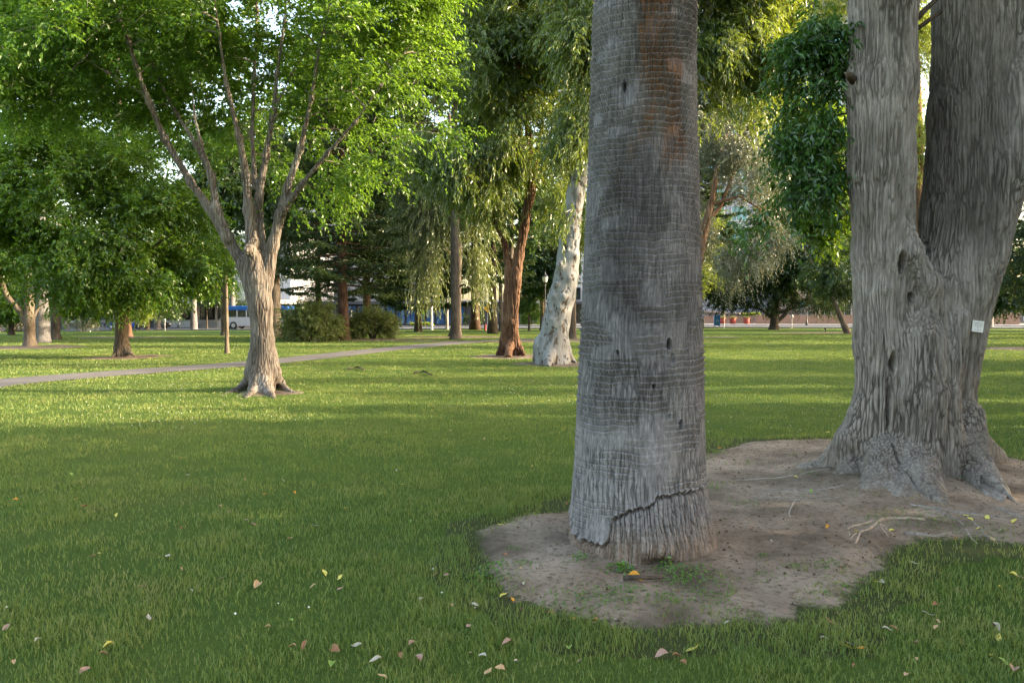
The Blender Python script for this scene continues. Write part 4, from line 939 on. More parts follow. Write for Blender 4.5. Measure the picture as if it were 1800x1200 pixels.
build_conifer('redwood_tree', 'dark conifer with a straight red brown trunk standing between two round shrubs', 603, 598, .30, 21, M_lf_con, M_con, 2.9, 4.0, 150, .22)
build_conifer('redwood_tree', 'dark conifer standing right behind the conifer that grows between the shrubs', 645, 588, .32, 24, M_lf_con, M_con, 3.2, 4.2, 110, .25, L=.26)
build_conifer('redwood_tree', 'dark conifer left of the one between the shrubs, half hidden by the forked tree', 560, 584, .32, 24, M_lf_con, M_con, 3.5, 4.2, 90, .25, L=.26)
build_conifer('cedar_tree', 'dark conifer mass behind the hanging pale leaf curtains', 735, 583, .3, 22, M_lf_con, M_brown, 2.4, 6.0, 150, .12, L=.30)
build_conifer('redwood_tree', 'conifer with a thick flaring red trunk beside the dark wall across the street', 835, 579.5, .50, 22, M_lf_con, M_con, 6.0, 4.5, 80, .25, L=.3)
build_conifer('cedar_tree', 'dark conifer with a small white tag on its trunk, left of the rust red tree', 866, 586, .34, 24, M_lf_con, M_brown, 4.2, 4.0, 110, .2, L=.28)
build_conifer('cedar_tree', 'dark conifer right behind the palm trunk, its boughs showing to the right', 1222, 581, .3, 20, M_lf_con, M_brown, 5.2, 4.5, 110, .2, L=.28)

# --- further trees
def simple_tree(name, label, px, pyb, r, top, blobs, n, leaf, bark, st=None, lean=0, tx=None, group=None, cat='tree', seed=1, extra=[], gap=.28, gscale=.35):
    b = G(px, pyb); Yb = b[1]
    if tx is not None: b = np.array(((tx - 900) / F * Yb, Yb, float(gz((tx - 900) / F * Yb, Yb))))
    hgt = P(px, top, Yb)[2]
    l = [(b[0], b[1], b[2] - .1, r * 1.5), (b[0], b[1], b[2] + .35, r * 1.05), (b[0] + lean * .4, b[1], b[2] + (hgt - b[2]) * .5, r * .9), (b[0] + lean, b[1], hgt, r * .5)]
    return build_tree(name, label, cat, [l] + [pxlimb([(a, b_, Yb + c, d_) for a, b_, c, d_ in e]) for e in extra], px_blobs([(x_, y_, Yb + dy, rx, ry, rr) for x_, y_, dy, rx, ry, rr in blobs]), n, st or dict(BROAD, L=.2, W=.11, tl=.9), leaf, bark, group=group, seed=seed, gap=gap, gscale=gscale)
simple_tree('forked_tree', 'small tree at the left edge with a tan trunk and one long curved limb', 53, 609, .23, 420, [(60, 400, 0, 90, 70, 2.8), (-20, 440, 0, 60, 60, 2)], 170, M_lf_mid, M_tan, dict(BROAD, L=.15, W=.08, tl=.8), seed=51, extra=[[(50, 570, 0, .16), (35, 545, -.1, .15), (12, 520, -.2, .13), (2, 495, -.3, .11), (-10, 440, -.4, .07)], [(54, 565, 0, .12), (68, 540, .1, .05), (95, 522, .2, .03)]])
simple_tree('dark_tree', 'slim dark trunk just right of the fat palm stump at the left', 98, 597, .24, 400, [(110, 460, 0, 70, 50, 3)], 100, M_lf_dark, M_brown, seed=52)
simple_tree('dark_tree', 'reddish slim trunk showing behind the straight trunk of the low dense tree', 226, 592, .22, 440, [(240, 470, 0, 60, 40, 3)], 90, M_lf_mid, M_red, seed=53, lean=-.8)
simple_tree('live_oak_tree', 'dark spreading tree with a crooked black trunk before the parked cars', 258, 581, .30, 520, [(270, 530, 0, 50, 24, 3.4), (240, 510, 0, 40, 22, 3), (300, 545, 0, 26, 14, 2)], 170, M_lf_dark, M_brown, seed=54, lean=1.2)
simple_tree('live_oak_tree', 'small dark tree in front of the glass fronted entrance steps', 364, 578, .10, 500, [(370, 515, 0, 44, 22, 3), (410, 520, 0, 30, 20, 2.4)], 130, M_lf_dark, M_brown, seed=55)
simple_tree('pine_tree', 'pale needled tree catching light left of the parked dark car', 246, 581, .12, 500, [(250, 540, -6, 18, 20, 1.2)], 50, M_lf_light, M_brown, seed=56)
simple_tree('dark_tree', 'thick dark trunk directly behind the forked tree, right of its base', 483, 592, .42, 380, [(480, 420, 0, 60, 60, 3.5), (500, 340, 0, 60, 50, 3)], 150, M_lf_dark, M_brown, seed=57)
simple_tree('broad_tree', 'crown of a green tree filling the gap behind the forked tree', 395, 590, .25, 380, [(390, 430, 0, 55, 50, 3), (430, 380, 0, 60, 60, 3)], 130, M_lf_mid, M_brown, seed=58)
simple_tree('pole_tree', 'very thin straight bare stem beyond the path, left of the forked tree', 399, 621, .075, 430, [(398, 440, 0, 22, 26, .7)], 22, M_lf_elm, M_tan, dict(BROAD, L=.1, W=.05, tl=.5), seed=59)
simple_tree('grey_tree', 'small pale multi stemmed tree beside the white pole at the street', 786, 579, .16, 480, [(780, 500, 0, 30, 26, 2)], 80, M_lf_dark, M_palm, seed=60)
simple_tree('dark_tree', 'slender dark trunk half hidden right behind the white tagged conifer', 880, 583, .2, 420, [(875, 450, 0, 30, 40, 2.5)], 90, M_lf_dark, M_brown, seed=61)
simple_tree('brown_tree', 'brown trunk showing between the white leaning tree and the palm', 1004, 596, .27, 300, [(1000, 380, 0, 40, 60, 2.5)], 90, M_lf_weep, M_brown, seed=62)
simple_tree('tall_tree', 'slim sunlit trunk behind the street lamp left of the white leaning tree', 953, 580, .25, 330, [(950, 400, 0, 40, 60, 3), (945, 500, 0, 22, 30, 1.5)], 150, M_lf_dark, M_tan, seed=63)
simple_tree('round_tree', 'small dark leaved tree left of the street lamp', 930, 581, .12, 500, [(935, 470, 0, 22, 50, 1.6), (925, 530, 0, 22, 14, 1.6)], 110, M_lf_mid, M_brown, seed=64)
simple_tree('blossom_tree', 'small tree covered in pale pink blossom at the left edge', 15, 583, .10, 555, [(18, 562, 0, 36, 14, 2.4), (-20, 560, 0, 30, 14, 2)], 130, M_blossom, M_brown, dict(BROAD, L=.3, W=.26, tl=.8, twigs=5, leaves=7), seed=65, cat='tree')
simple_tree('small_tree', 'airy young olive coloured tree on the lawn edge beyond the palms', 146, 583, .09, 540, [(146, 558, 0, 24, 16, 1.8)], 80, M_lf_olive, M_brown, dict(BROAD, L=.16, W=.06, tl=.8), seed=66, gap=.1)
bk = 'trees across the street'
for i, (x_, y_, rx, ry, lf) in enumerate([(60, 470, 80, 70, M_lf_dark), (160, 520, 60, 35, M_lf_mid), (-60, 460, 90, 90, M_lf_dark), (20, 530, 60, 30, M_lf_mid), (690, 430, 60, 70, M_lf_con), (960, 460, 50, 60, M_lf_dark), (1232, 465, 50, 60, M_lf_dark), (1480, 380, 70, 70, M_lf_olive), (1420, 460, 60, 50, M_lf_dark), (1790, 500, 80, 60, M_lf_dark), (880, 300, 80, 130, M_lf_dark), (560, 250, 120, 130, M_lf_mid), (110, 200, 210, 230, M_lf_mid), (420, 330, 90, 90, M_lf_dark), (690, 300, 90, 110, M_lf_dark), (330, 470, 60, 50, M_lf_mid), (800, 60, 110, 130, M_lf_dark), (1362, 470, 100, 50, M_lf_dark), (1290, 150, 70, 60, M_lf_olive), (260, 60, 150, 110, M_lf_dark), (50, 70, 130, 110, M_lf_mid), (1420, 330, 55, 90, M_lf_mid)]):
    lab = ['dark crown closing the view above the fat palm stump', 'green crown low between the slim trunk and the airy young tree', 'dark crown at the far left edge behind the curved limb', 'green foliage over the pink blossom tree', 'dark crown above the blue glazed front', 'dark crown round the street lamp head', 'dark crown low against the right edge of the palm', 'grey green crown left of the big tree stem, above the teal windows', 'dark crown over the leaning trunk', 'dark crown low at the right picture edge', 'tall dark crown behind the rust red tree', 'tall green crown behind the conifers', 'tall green crown behind the low dense tree', 'dark crown seen through the fork of the forked tree', 'dark crown above the hanging pale curtains', 'green crown over the glass fronted building', 'tall dark crown at the top left of the rust red tree', 'dark crown above the red planters', 'grey green crown high to the right of the palm', 'green crown behind the hanging glossy shoots', 'dark crown far behind the upper limbs of the forked tree', 'green crown far behind at the top left corner'][i]
    Yb = [78, 80, 78, 74, 86, 84, 84, 66, 80, 78, 60, 66, 60, 52, 56, 74, 46, 82, 46, 52, 46, 44][i]; yb = 547 + (CAMZ - float(gz((x_ - 900) / F * Yb, Yb))) * F / Yb
    simple_tree('background_tree', lab, x_, yb, .25, y_, [(x_, y_ - ry * .5, 0, rx, ry * 1.3, 3.2), (x_ + rx * .5, y_ + ry * .3, 0, rx * .6, ry * .6, 2.6), (x_ - rx * .5, y_ + ry * .2, 0, rx * .6, ry * .6, 2.6)], 300, lf, M_brown, dict(BROAD, L=.34, W=.20, tl=1.2, twigs=8, leaves=10), tx=[52, 215, -60, 20, 603, 968, 1222, 1530, 1540, 1830, 898, 603, 75, 455, 603, 215, 800, 1362, 1222, 1530, 215, 52][i], group='trees beyond the lawn', seed=100 + i, gap=.3, gscale=.25)

# --- palm trunks at a distance
M_palmfar = bark_mat('palm_wood_far', [(.3, (.065, .06, .06)), (.5, (.135, .126, .125)), (.7, (.19, .18, .18))], zs=.5, scale=18, bs=.8, bd=.02)
def far_palm(px, pyb, wpx, label, top=6.5, crownmat=None):
    b = G(px, pyb); Yb = b[1]; r = wpx / 2 * Yb / F
    root = empty('palm_tree', b, label, 'palm tree', 'old palms along the lawn')
    mb = MB(); zz = np.linspace(-.05, top, 130)
    ringz = .018 * np.abs(((zz * 9) % 1) - .5)
    mb.tube(np.c_[zz * 0, zz * 0, zz], np.interp(zz, [0, .25, .9, 2.5, top], [r * 1.18, r * 1.05, r, r * .84, r * .72]) + ringz, 28, wob=.012)
    mb.build('trunk', M_palmfar, root, sm=True); fronds(root, top, 30, 2.2)
far_palm(75, 602, 24, 'fat grey palm trunk with a cracked foot near the left edge')
far_palm(103, 582, 12, 'grey palm trunk at the far edge of the lawn, left one of a close pair')
far_palm(115, 582, 11, 'tan palm trunk at the far edge of the lawn, right one of a close pair')
far_palm(277, 579.5, 11, 'grey palm trunk just right of the parked dark car')
far_palm(341, 580, 12, 'grey palm trunk left of the entrance steps')
far_palm(409, 578.5, 12, 'grey palm trunk beside the blue and white bus')
far_palm(1738, 575, 14, 'grey palm trunk just right of the big tree')

# --- shrubs
def shrub(name, label, px, pyb, blobs, n, leaf, st=None, cat='shrub', seed=1, group=None):
    b = G(px, pyb); Yb = b[1]
    limbs = [[(b[0] + .05 * math.cos(a), b[1] + .05 * math.sin(a), b[2] - .05, .06), (b[0] + .5 * math.cos(a), b[1] + .5 * math.sin(a), b[2] + .9, .03)] for a in np.arange(0, 6.2, 1.05)]
    r = build_tree(name, label, cat, limbs, px_blobs([(x_, y_, Yb + dy, rx, ry, rr) for x_, y_, dy, rx, ry, rr in blobs]), n, st or dict(BROAD, L=.13, W=.05, tl=.7, twigs=8, leaves=12, up=.5), leaf, M_brown, seed=seed, gap=.5, group=group)
    for c in r.children:
        if c.name.startswith('crown'): c.name = 'foliage'
        if c.name.startswith('trunk'): c.name = 'stem'
    return r
shrub('round_shrub', 'large rounded dark green shrub left of the straight conifer trunk', 545, 600, [(545, 562, 0, 48, 30, 1.5), (520, 580, 0, 26, 16, 1.1), (572, 575, 0, 28, 20, 1.1)], 260, M_lf_shrub, seed=71)
shrub('round_shrub', 'large rounded shrub lit yellow green right of the straight conifer trunk', 655, 596, [(652, 568, 0, 40, 26, 1.4), (630, 578, 0, 20, 16, 1.0), (676, 575, 0, 16, 20, .9)], 240, M_lf_shrub, seed=72)
shrub('small_shrub', 'thin wispy shrub just right of the dark round one', 578, 598, [(578, 585, 0, 14, 12, .5)], 26, M_lf_light, dict(BROAD, L=.1, W=.05, tl=.4, twigs=3), seed=73)

# ------------------------------------------------------------------ buildings across the street
def U(px, v):
    k = (px - 900) / F
    return (k * (92 + v * SN[1]) - v * SN[0]) / (SE[0] - k * SE[1])
def site(name, u, v, label, cat):
    r = empty(name, S(u, v, .15 if v > 14 else .02), label, cat, rz=SRZ); return r
def panel_mat(name, c, jx=2.4, jz=3.2, joint=.55):
    m, nt, out = new_mat(name); p = nt.nodes.new('ShaderNodeBsdfPrincipled'); p.inputs['Roughness'].default_value = .75
    tc = nt.nodes.new('ShaderNodeTexCoord'); sp = nt.nodes.new('ShaderNodeSeparateXYZ'); cb = nt.nodes.new('ShaderNodeCombineXYZ')
    L(nt, tc.outputs['Object'], sp.inputs[0]); L(nt, sp.outputs[0], cb.inputs[0]); L(nt, sp.outputs[2], cb.inputs[1])
    b = nt.nodes.new('ShaderNodeTexBrick'); b.offset = 0; b.inputs['Scale'].default_value = 1
    b.inputs['Brick Width'].default_value = jx; b.inputs['Row Height'].default_value = jz; b.inputs['Mortar Size'].default_value = .035
    c = np.array(c); b.inputs['Color1'].default_value = (*c, 1); b.inputs['Color2'].default_value = (*(c * .93), 1); b.inputs['Mortar'].default_value = (*(c * joint), 1)
    L(nt, cb.outputs[0], b.inputs['Vector'])
    n1 = noise(nt, coords(nt), .5, 5)
    L(nt, mix(nt, 1, b.outputs[0], ramp(nt, n1, [(.3, (.85, .85, .85)), (.7, (1, 1, 1))]), 'MULTIPLY'), p.inputs['Base Color'])
    L(nt, p.outputs[0], out.inputs[0]); return m
M_whitew = panel_mat('white_wall', (.40, .40, .42), 3.5, 1.6, .8)
M_pale = panel_mat('pale_panels', (.34, .33, .33), 2.6, 9.0, .55)
M_white = M_white
M_trim = plain('white_trim', (.42, .42, .43), .6, var=.05)
M_dglass = glass('dark_glass', (.022, .026, .028)); M_bglass = glass('blue_glass', (.035, .16, .42), .25); M_tglass = glass('teal_glass', (.05, .20, .24), .12)
M_dwall = plain('dark_wall', (.055, .058, .068), .8, var=.12, scale=.6)
M_terra = panel_mat('terracotta_wall', (.26, .155, .11), 5.0, 9, .8)
M_steps = plain('step_concrete', (.30, .30, .30), .8)
def facade_building(root, x0, x1, z_top, depth, wallmat, name='wall', z0=-.6):
    mb = MB(); mb.box(((x0 + x1) / 2, depth / 2, (z_top + z0) / 2), (x1 - x0, depth, z_top - z0)); return mb.build(name, wallmat, root)
def pane(root, x0, x1, z0, z1, y, fm, gm, fw=.12, mull=0, trans=0, name='window'):
    mb = MB(); w_, h_ = x1 - x0, z1 - z0; cx, cz = (x0 + x1) / 2, (z0 + z1) / 2
    for a, b, c, d in ((cx, z0 + fw / 2, w_, fw), (cx, z1 - fw / 2, w_, fw), (x0 + fw / 2, cz, fw, h_ - 2 * fw), (x1 - fw / 2, cz, fw, h_ - 2 * fw)): mb.box((a, y - .06, b), (c, .16, d))
    for i in range(mull):
        xx = x0 + w_ * (i + 1) / (mull + 1); mb.box((xx, y - .05, cz), (fw * .5, .10, h_ - 2 * fw))
    f = mb.build(name, fm, root)
    g_ = MB(); g_.box((cx, y + .0, cz), (w_ - 2 * fw + .02, .04, h_ - 2 * fw + .02)); g_.build('pane', gm, f); return f

# A: white building with glass front, left
vA = 18; uA0, uA1 = U(95, vA), U(512, vA); wA = uA1 - uA0
A = site('civic_building', uA0, vA, 'low white modern building with glass front, columns and entrance steps at left', 'building')
facade_building(A, 0, wA, 13.5, 18, M_whitew, z0=4.0)
mb = MB(); mb.box((wA / 2, 9, .15), (wA, 18, 2.0)); mb.build('podium', M_steps if False else M_trim, A)
mb = MB(); mb.box((wA / 2, 4.5, 3.75), (wA + 1, 18 + 2.2, .5)); mb.build('canopy', M_trim, A)
mb = MB(); mb.box((wA / 2, 10, 2.3), (wA - .5, 12, 2.3)); mb.build('inner_wall', M_dwall, A)
nb = 13
for i in range(nb):
    x0 = wA * i / nb + .15; pane(A, x0, x0 + wA / nb - .3, 1.2, 3.45, 2.6, M_dwall, M_dglass, .08, 2)
for i in range(nb + 1):
    mb = MB(); mb.box((.2 + (wA - .4) * i / nb, .3, 2.35), (.28, .4, 2.45)); mb.build('column', M_trim, A)
xs0 = U(357, vA) - uA0; xs1 = U(392, vA) - uA0
mb = MB()
for k in range(6): mb.box(((xs0 + xs1) / 2, -.25 - .32 * (5 - k) + .0, .1 + .08 * k - .15), (xs1 - xs0, .32, .3 + .17 * k + .001 * k))
mb.build('steps', M_steps, A)
for xx in (xs0 - .3, xs1 + .3):
    mb = MB(); mb.tube([(xx, -2.2, .1), (xx, -2.2, 1.0), (xx, .1, 2.1), (xx, .1, 1.1)], .04, 6); mb.build('handrail', M_trim, A)
mb = MB()
for a, b in ((-.5, xs0 - .6), (xs1 + .6, wA)): mb.box(((a + b) / 2, -2.4, .45), (b - a, .3, 1.1))
mb.build('terrace_wall', M_trim, A)
mb = MB(); mb.box((U(381, vA) - uA0, 2.2, 2.55), (.9, .1, .9)); 
mb = MB(); mb.tube([(U(376, vA) - uA0 - .0, 2.35, 2.7 + .35), (U(376, vA) - uA0, 2.35, 2.7 - .35)], .03, 6)
# B: tall pale slab behind
vB = 42; uB0, uB1 = U(455, vB), U(762, vB); wB = uB1 - uB0
Bb = site('office_building', uB0, vB, 'tall pale panelled building behind the dark conifers', 'building')
facade_building(Bb, 0, wB, 27, 20, M_pale)
for r_ in range(7):
    for c_ in range(4):
        x0 = wB * (.80 + .048 * c_) - 1; pane(Bb, x0, x0 + 1.0, 3.2 + 3.4 * r_, 5.2 + 3.4 * r_, -.02, M_trim, M_dglass, .1)
    x0 = wB * .06; pane(Bb, x0, x0 + 7, 3.2 + 3.4 * r_, 4.9 + 3.4 * r_, -.02, M_trim, M_dglass, .1, 4)
mb = MB(); mb.box((wB / 2, 10, 27.2), (wB + .6, 20.6, .6)); mb.build('parapet', M_trim, Bb)
# C: blue glazed front with dark wall
vC = 20; uC0, uC1 = U(560, vC), U(818, vC); wC = uC1 - uC0
C = site('glazed_pavilion', uC0, vC, 'low building with a bright blue glazed front and flat dark roof', 'building')
facade_building(C, 0, wC, 3.1, 14, M_dwall)
mb = MB(); mb.box((wC / 2, 5.5, 3.35), (wC + 1.5, 17, .42)); mb.build('roof', M_dwall, C)
def mural_mat():
    m, nt, out = new_mat('blue_mural_glass'); p = nt.nodes.new('ShaderNodeBsdfPrincipled'); p.inputs['Roughness'].default_value = .2
    a = noise(nt, coords(nt, (1, 1, .5)), 1.1, 5, .6, 1.5); b = noise(nt, coords(nt, (.5, 1, .3)), 2.5, 3)
    col = ramp(nt, a, [(.38, (.02, .08, .30)), (.5, (.04, .19, .60)), (.56, (.15, .42, .75)), (.62, (.40, .62, .78))])
    L(nt, mix(nt, b, col, (.02, .09, .30)), p.inputs['Base Color']); L(nt, p.outputs[0], out.inputs[0]); return m
M_mural = mural_mat(); nC = 15
for i in range(nC):
    x0 = wC * i / nC + .05; pane(C, x0, x0 + wC / nC - .1, .25, 2.95, -.05, M_dwall, M_mural, .07, 1)
uD0, uD1 = U(819, vC), U(928, vC)
D = site('dark_building', uD0, vC, 'plain dark grey wall of a low building right of the blue front', 'building')
facade_building(D, 0, uD1 - uD0, 3.3, 12, M_dwall)
mb = MB(); mb.box(((uD1 - uD0) / 2, 5.8, 3.42), (uD1 - uD0 + .4, 12.6, .25)); mb.build('roof', M_trim, D)
mb = MB(); mb.box((2.2, -.03, 1.1), (1.1, .1, 2.1)); mb.build('door', M_darkmetal, D)
# white building left of the palm
vE = 26; uE0, uE1 = U(926, vE), U(1062, vE); wE = uE1 - uE0
Eb = site('white_building', uE0, vE, 'bright white building glimpsed between the street lamp and the palm', 'building')
facade_building(Eb, 0, wE, 15, 16, M_whitew)
for r_ in range(3):
    for c_ in range(4): pane(Eb, wE * (.06 + .24 * c_), wE * (.06 + .24 * c_) + 1.8, 3.6 + 3.6 * r_, 5.4 + 3.6 * r_, -.03, M_dwall, M_dglass, .1, 1)
pane(Eb, wE * .6, wE * .9, .2, 2.9, -.03, M_dwall, M_dglass, .12, 3, name='shopfront')
mb = MB(); mb.box((wE * .75, -1.0, 3.2), (wE * .45, 2.0, .3)); mb.build('canopy', M_dwall, Eb)
# teal tower
vF = 48; uF0, uF1 = U(1238, vF), U(1520, vF); wF = uF1 - uF0
Fb = site('office_tower', uF0, vF, 'tall pale tower with teal windows behind the trees at right', 'building')
facade_building(Fb, 0, wF, 58, 22, panel_mat('lilac_panels', (.30, .30, .35), 3, 3.4, .8))
nc, nr_ = 7, 14
for r_ in range(nr_):
    for c_ in range(nc):
        x0 = wF * (c_ + .14) / nc; pane(Fb, x0, x0 + wF / nc * .72, 6.2 + 3.6 * r_, 8.9 + 3.6 * r_, -.04, M_trim, M_tglass, .14, 2)
mb = MB(); mb.box((wF / 2, 10, 58.3), (wF + .8, 23, .7)); mb.build('parapet', M_trim, Fb)
# low brown building
vG = 36; uG0, uG1 = U(1395, vG), U(1980, vG); wG = uG1 - uG0
Gb = site('brown_building', uG0, vG, 'low beige building with dark shop windows behind the big tree', 'building')
facade_building(Gb, 0, wG, 6.5, 14, plain('beige_wall', (.24, .18, .145), .8, var=.08, scale=.5))
for i in range(16):
    x0 = wG * i / 16 + .5; pane(Gb, x0, x0 + wG / 16 - .9, .3, 3.3, -.04, M_trim, M_dglass if i % 3 else M_tglass, .1, 1)
mb = MB(); mb.box((wG / 2, 5.5, 6.6), (wG + .6, 16, .4)); mb.build('roof', M_trim, Gb)

# planter walls and what grows on them
def pwall(px0, px1, v, h, label):
    u0, u1 = U(px0, v), U(px1, v); r = site('planter_wall', u0, v, label, 'wall')
    mb = MB(); mb.box(((u1 - u0) / 2, 0, h / 2 - .1), (u1 - u0, .5, h + .2)); mb.build('wall', M_terra, r)
    mb = MB(); mb.box(((u1 - u0) / 2, 0, h + .04), (u1 - u0 + .08, .6, .08)); mb.build('coping', plain('coping', (.30, .20, .15), .8), r)
pwall(1236, 1326, 27, 1.0, 'low terracotta wall behind the red planters')
pwall(1328, 1512, 23.5, 1.15, 'long low terracotta wall behind the dark evergreen and the leaning trunk')
pwall(1745, 1790, 22, 1.5, 'brown wall block right of the big tree')
def hedge(px0, px1, v, z0, h, label, leaf, n, seed, L_=.2):
    u0, u1 = U(px0, v), U(px1, v); b = S(u0, v); r = empty('hedge', S((u0 + u1) / 2, v, .15), label, 'hedge')
    m = n * 40; uu = rng.uniform(u0, u1, m); top = h * (.75 + .35 * vnoise(np.c_[uu * .8, uu * 0, uu * 0 + seed], seed))
    zz = z0 + top * rng.uniform(0, 1, m) ** .6; vv = v + rng.uniform(-.6, .6, m)
    p = np.array([S(a, b_, 0) for a, b_ in zip(uu[:1], vv[:1])]); x = uu * SE[0] + vv * SN[0]; y = 92 + uu * SE[1] + vv * SN[1]
    ps = np.c_[x, y, gz(x, y) + .15 + zz]; d = unit(rng.normal(size=(m, 3)) + (0, -.4, .5))
    me = leaves_mesh('foliage', ps - np.array(r.location), d, rng.normal(size=(m, 3)), L_ * rng.uniform(.6, 1.2, m), L_ * .6); mk('foliage', me, leaf, r)
M_lf_grey = leaf_mat('leaf_greypink', [(0.1, (.10, .09, .08)), (.5, (.22, .19, .18)), (.9, (.38, .33, .31))], (.2, .18, .15), .2, .05)
hedge(1236, 1300, 27.8, 1.0, .9, 'grey leaved hedge above the wall behind the red planters', M_lf_grey, 60, 1)
hedge(1302, 1336, 27.9, 1.0, .6, 'bright green hedge above the terracotta wall beside the evergreen trunk', M_lf_light, 40, 2)
hedge(1342, 1440, 24.6, 1.1, 1.4, 'pinkish grey flowering hedge above the long terracotta wall', M_lf_grey, 110, 3)
hedge(915, 955, 16.5, 0, 1.9, 'green hedge between the rust red tree and the white leaning tree', M_lf_mid, 90, 4)
hedge(722, 762, 15.5, 0, .55, 'low planting strip in front of the blue glazed front', M_lf_light, 30, 5)
hedge(100, 200, 15.5, 0, .7, 'low clipped hedge across the street at the far left', M_lf_grey, 60, 6)
# saplings at the blue front
for px_, lab in ((741, 'staked sapling in front of the blue glazed front'),):
    b = S(U(px_, 16), 16); yb = 547 + (CAMZ - b[2]) * F / b[1]
    simple_tree('sapling', lab, px_, yb, .05, 545, [(px_, 545, 0, 8, 9, .7)], 26, M_lf_mid, M_brown, dict(BROAD, L=.2, W=.1, tl=.5, twigs=4), seed=201, gap=.9)
for px_, lab in ((818, 'slim upright shrub against the dark wall, left one'), (842, 'slim upright shrub against the dark wall, right one')):
    b = S(U(px_, 18.5), 18.5); yb = 547 + (CAMZ - b[2]) * F / b[1]
    simple_tree('columnar_shrub', lab, px_, yb, .05, 560, [(px_, 561, 0, 4, 11, .4)], 22, M_lf_dark, M_brown, dict(BROAD, L=.16, W=.09, tl=.4, twigs=4, up=.8), seed=202, gap=.9, cat='shrub')

# ------------------------------------------------------------------ street furniture
M_white_p = plain('white_paint', (.48, .48, .48), .5, var=.05); M_black = plain('black_paint', (.016, .018, .02), .4); M_steel = plain('steel', (.42, .43, .44), .35, .6)
M_blue = plain('blue_paint', (.012, .10, .36), .4, var=.06); M_redp = plain('red_paint', (.26, .035, .025), .5, var=.08); M_yel = plain('yellow_paint', (.55, .30, .01), .5, var=.05)
M_lampg = plain('lamp_glass', (.62, .60, .52), .2, var=.05); M_rubber = plain('rubber', (.02, .02, .02), .8)
def street_lamp(loc, h, label, group=None):
    r = empty('street_lamp', loc, label, 'street lamp', group); k = h / 4.4
    mb = MB(); mb.lathe([(.20 * k, -.05), (.20 * k, .12 * k), (.14 * k, .2 * k), (.13 * k, .5 * k), (.08 * k, .62 * k), (.06 * k, .8 * k), (.045 * k, 3.5 * k), (.07 * k, 3.52 * k), (.05 * k, 3.58 * k), (.12 * k, 3.68 * k), (.13 * k, 3.72 * k)], n=14); mb.build('post', M_black, r, sm=False)
    mb = MB(); mb.lathe([(.12 * k, 3.72 * k), (.19 * k, 3.95 * k), (.20 * k, 4.08 * k)], n=14); mb.build('lantern', M_lampg, r)
    mb = MB(); mb.lathe([(.21 * k, 4.08 * k), (.22 * k, 4.11 * k), (.12 * k, 4.24 * k), (.05 * k, 4.3 * k), (.03 * k, 4.4 * k), (.045 * k, 4.44 * k), (.002, 4.5 * k)], n=14)
    for a in np.arange(0, 6.28, 1.57): mb.tube([(.125 * k * math.cos(a), .125 * k * math.sin(a), 3.72 * k), (.205 * k * math.cos(a), .205 * k * math.sin(a), 4.09 * k)], .008 * k, 5)
    mb.build('lantern_cap', M_black, r); return r
b = G(958, 590); street_lamp(b, 4.4, 'black street lamp with an acorn lantern in front of the white leaning tree')
street_lamp(S(U(1418, 15), 15, .15), 4.4, 'black street lamp under the dark evergreen, across the street')
street_lamp(S(U(313, 15), 15, .15), 2.6, 'short dark lamp with pale head before the white building')
def parking_meter(loc, label):
    r = empty('parking_meter', loc, label, 'parking meter', 'parking meters at the kerb')
    mb = MB(); mb.tube([(0, 0, -.05), (0, 0, 1.1)], .035, 8); mb.build('post', M_steel, r)
    mb = MB(); mb.lathe([(.05, 1.1), (.10, 1.14), (.12, 1.25), (.12, 1.36), (.09, 1.46), (.02, 1.50)], n=12); mb.build('head', M_steel, r)
    mb = MB(); mb.box((0, -.118, 1.34), (.11, .03, .09)); mb.build('display', M_black, r)
parking_meter(S(U(1392, .1), .1), 'grey parking meter right of the dark evergreen trunk')
parking_meter(S(U(290, .1), .1), 'grey parking meter right of the parked dark car')
r = empty('collection_box', S(U(1260, .2), .2), 'bright blue box on legs with a white mark at the kerb', 'box', rz=SRZ)
mb = MB(); mb.box((0, 0, .82), (.66, .55, 1.1)); mb.lathe([(.001, 0), (.001, 0.001)], n=6); mb.build('body', M_blue, r, bevel=.05)
mb = MB(); mb.box((0, 0, 1.41), (.70, .60, .09)); mb.build('lid', M_blue, r, bevel=.02)
for sx in (-1, 1):
    for sy in (-1, 1): mb = MB(); mb.box((.28 * sx, .22 * sy, .13), (.06, .06, .3)); mb.build('leg', M_steel, r)
mb = MB()
for a in (90, 210, 330):
    c0 = np.array((.11 * math.cos(R(a)), 0, .11 * math.sin(R(a)))); mb.tube([(c0[0] * 1.1 - .07 * math.sin(R(a)), -.285, .85 + c0[2] * 1.1 + .07 * math.cos(R(a))), (c0[0] * 1.1 + .05 * math.sin(R(a)), -.285, .85 + c0[2] * 1.1 - .05 * math.cos(R(a)))], [.008, .03], 4)
mb.build('emblem', M_white_p, r)
r = empty('litter_bin', S(U(1234, .3), .3), 'dark bin at the kerb against the right edge of the palm', 'bin')
mb = MB(); mb.lathe([(.22, 0), (.25, .08), (.26, .95), (.23, .98)], n=14); mb.build('body', M_black, r); mb = MB(); mb.lathe([(.27, .98), (.27, 1.02), (.16, 1.14), (.02, 1.17)], n=14); mb.build('lid', M_black, r)
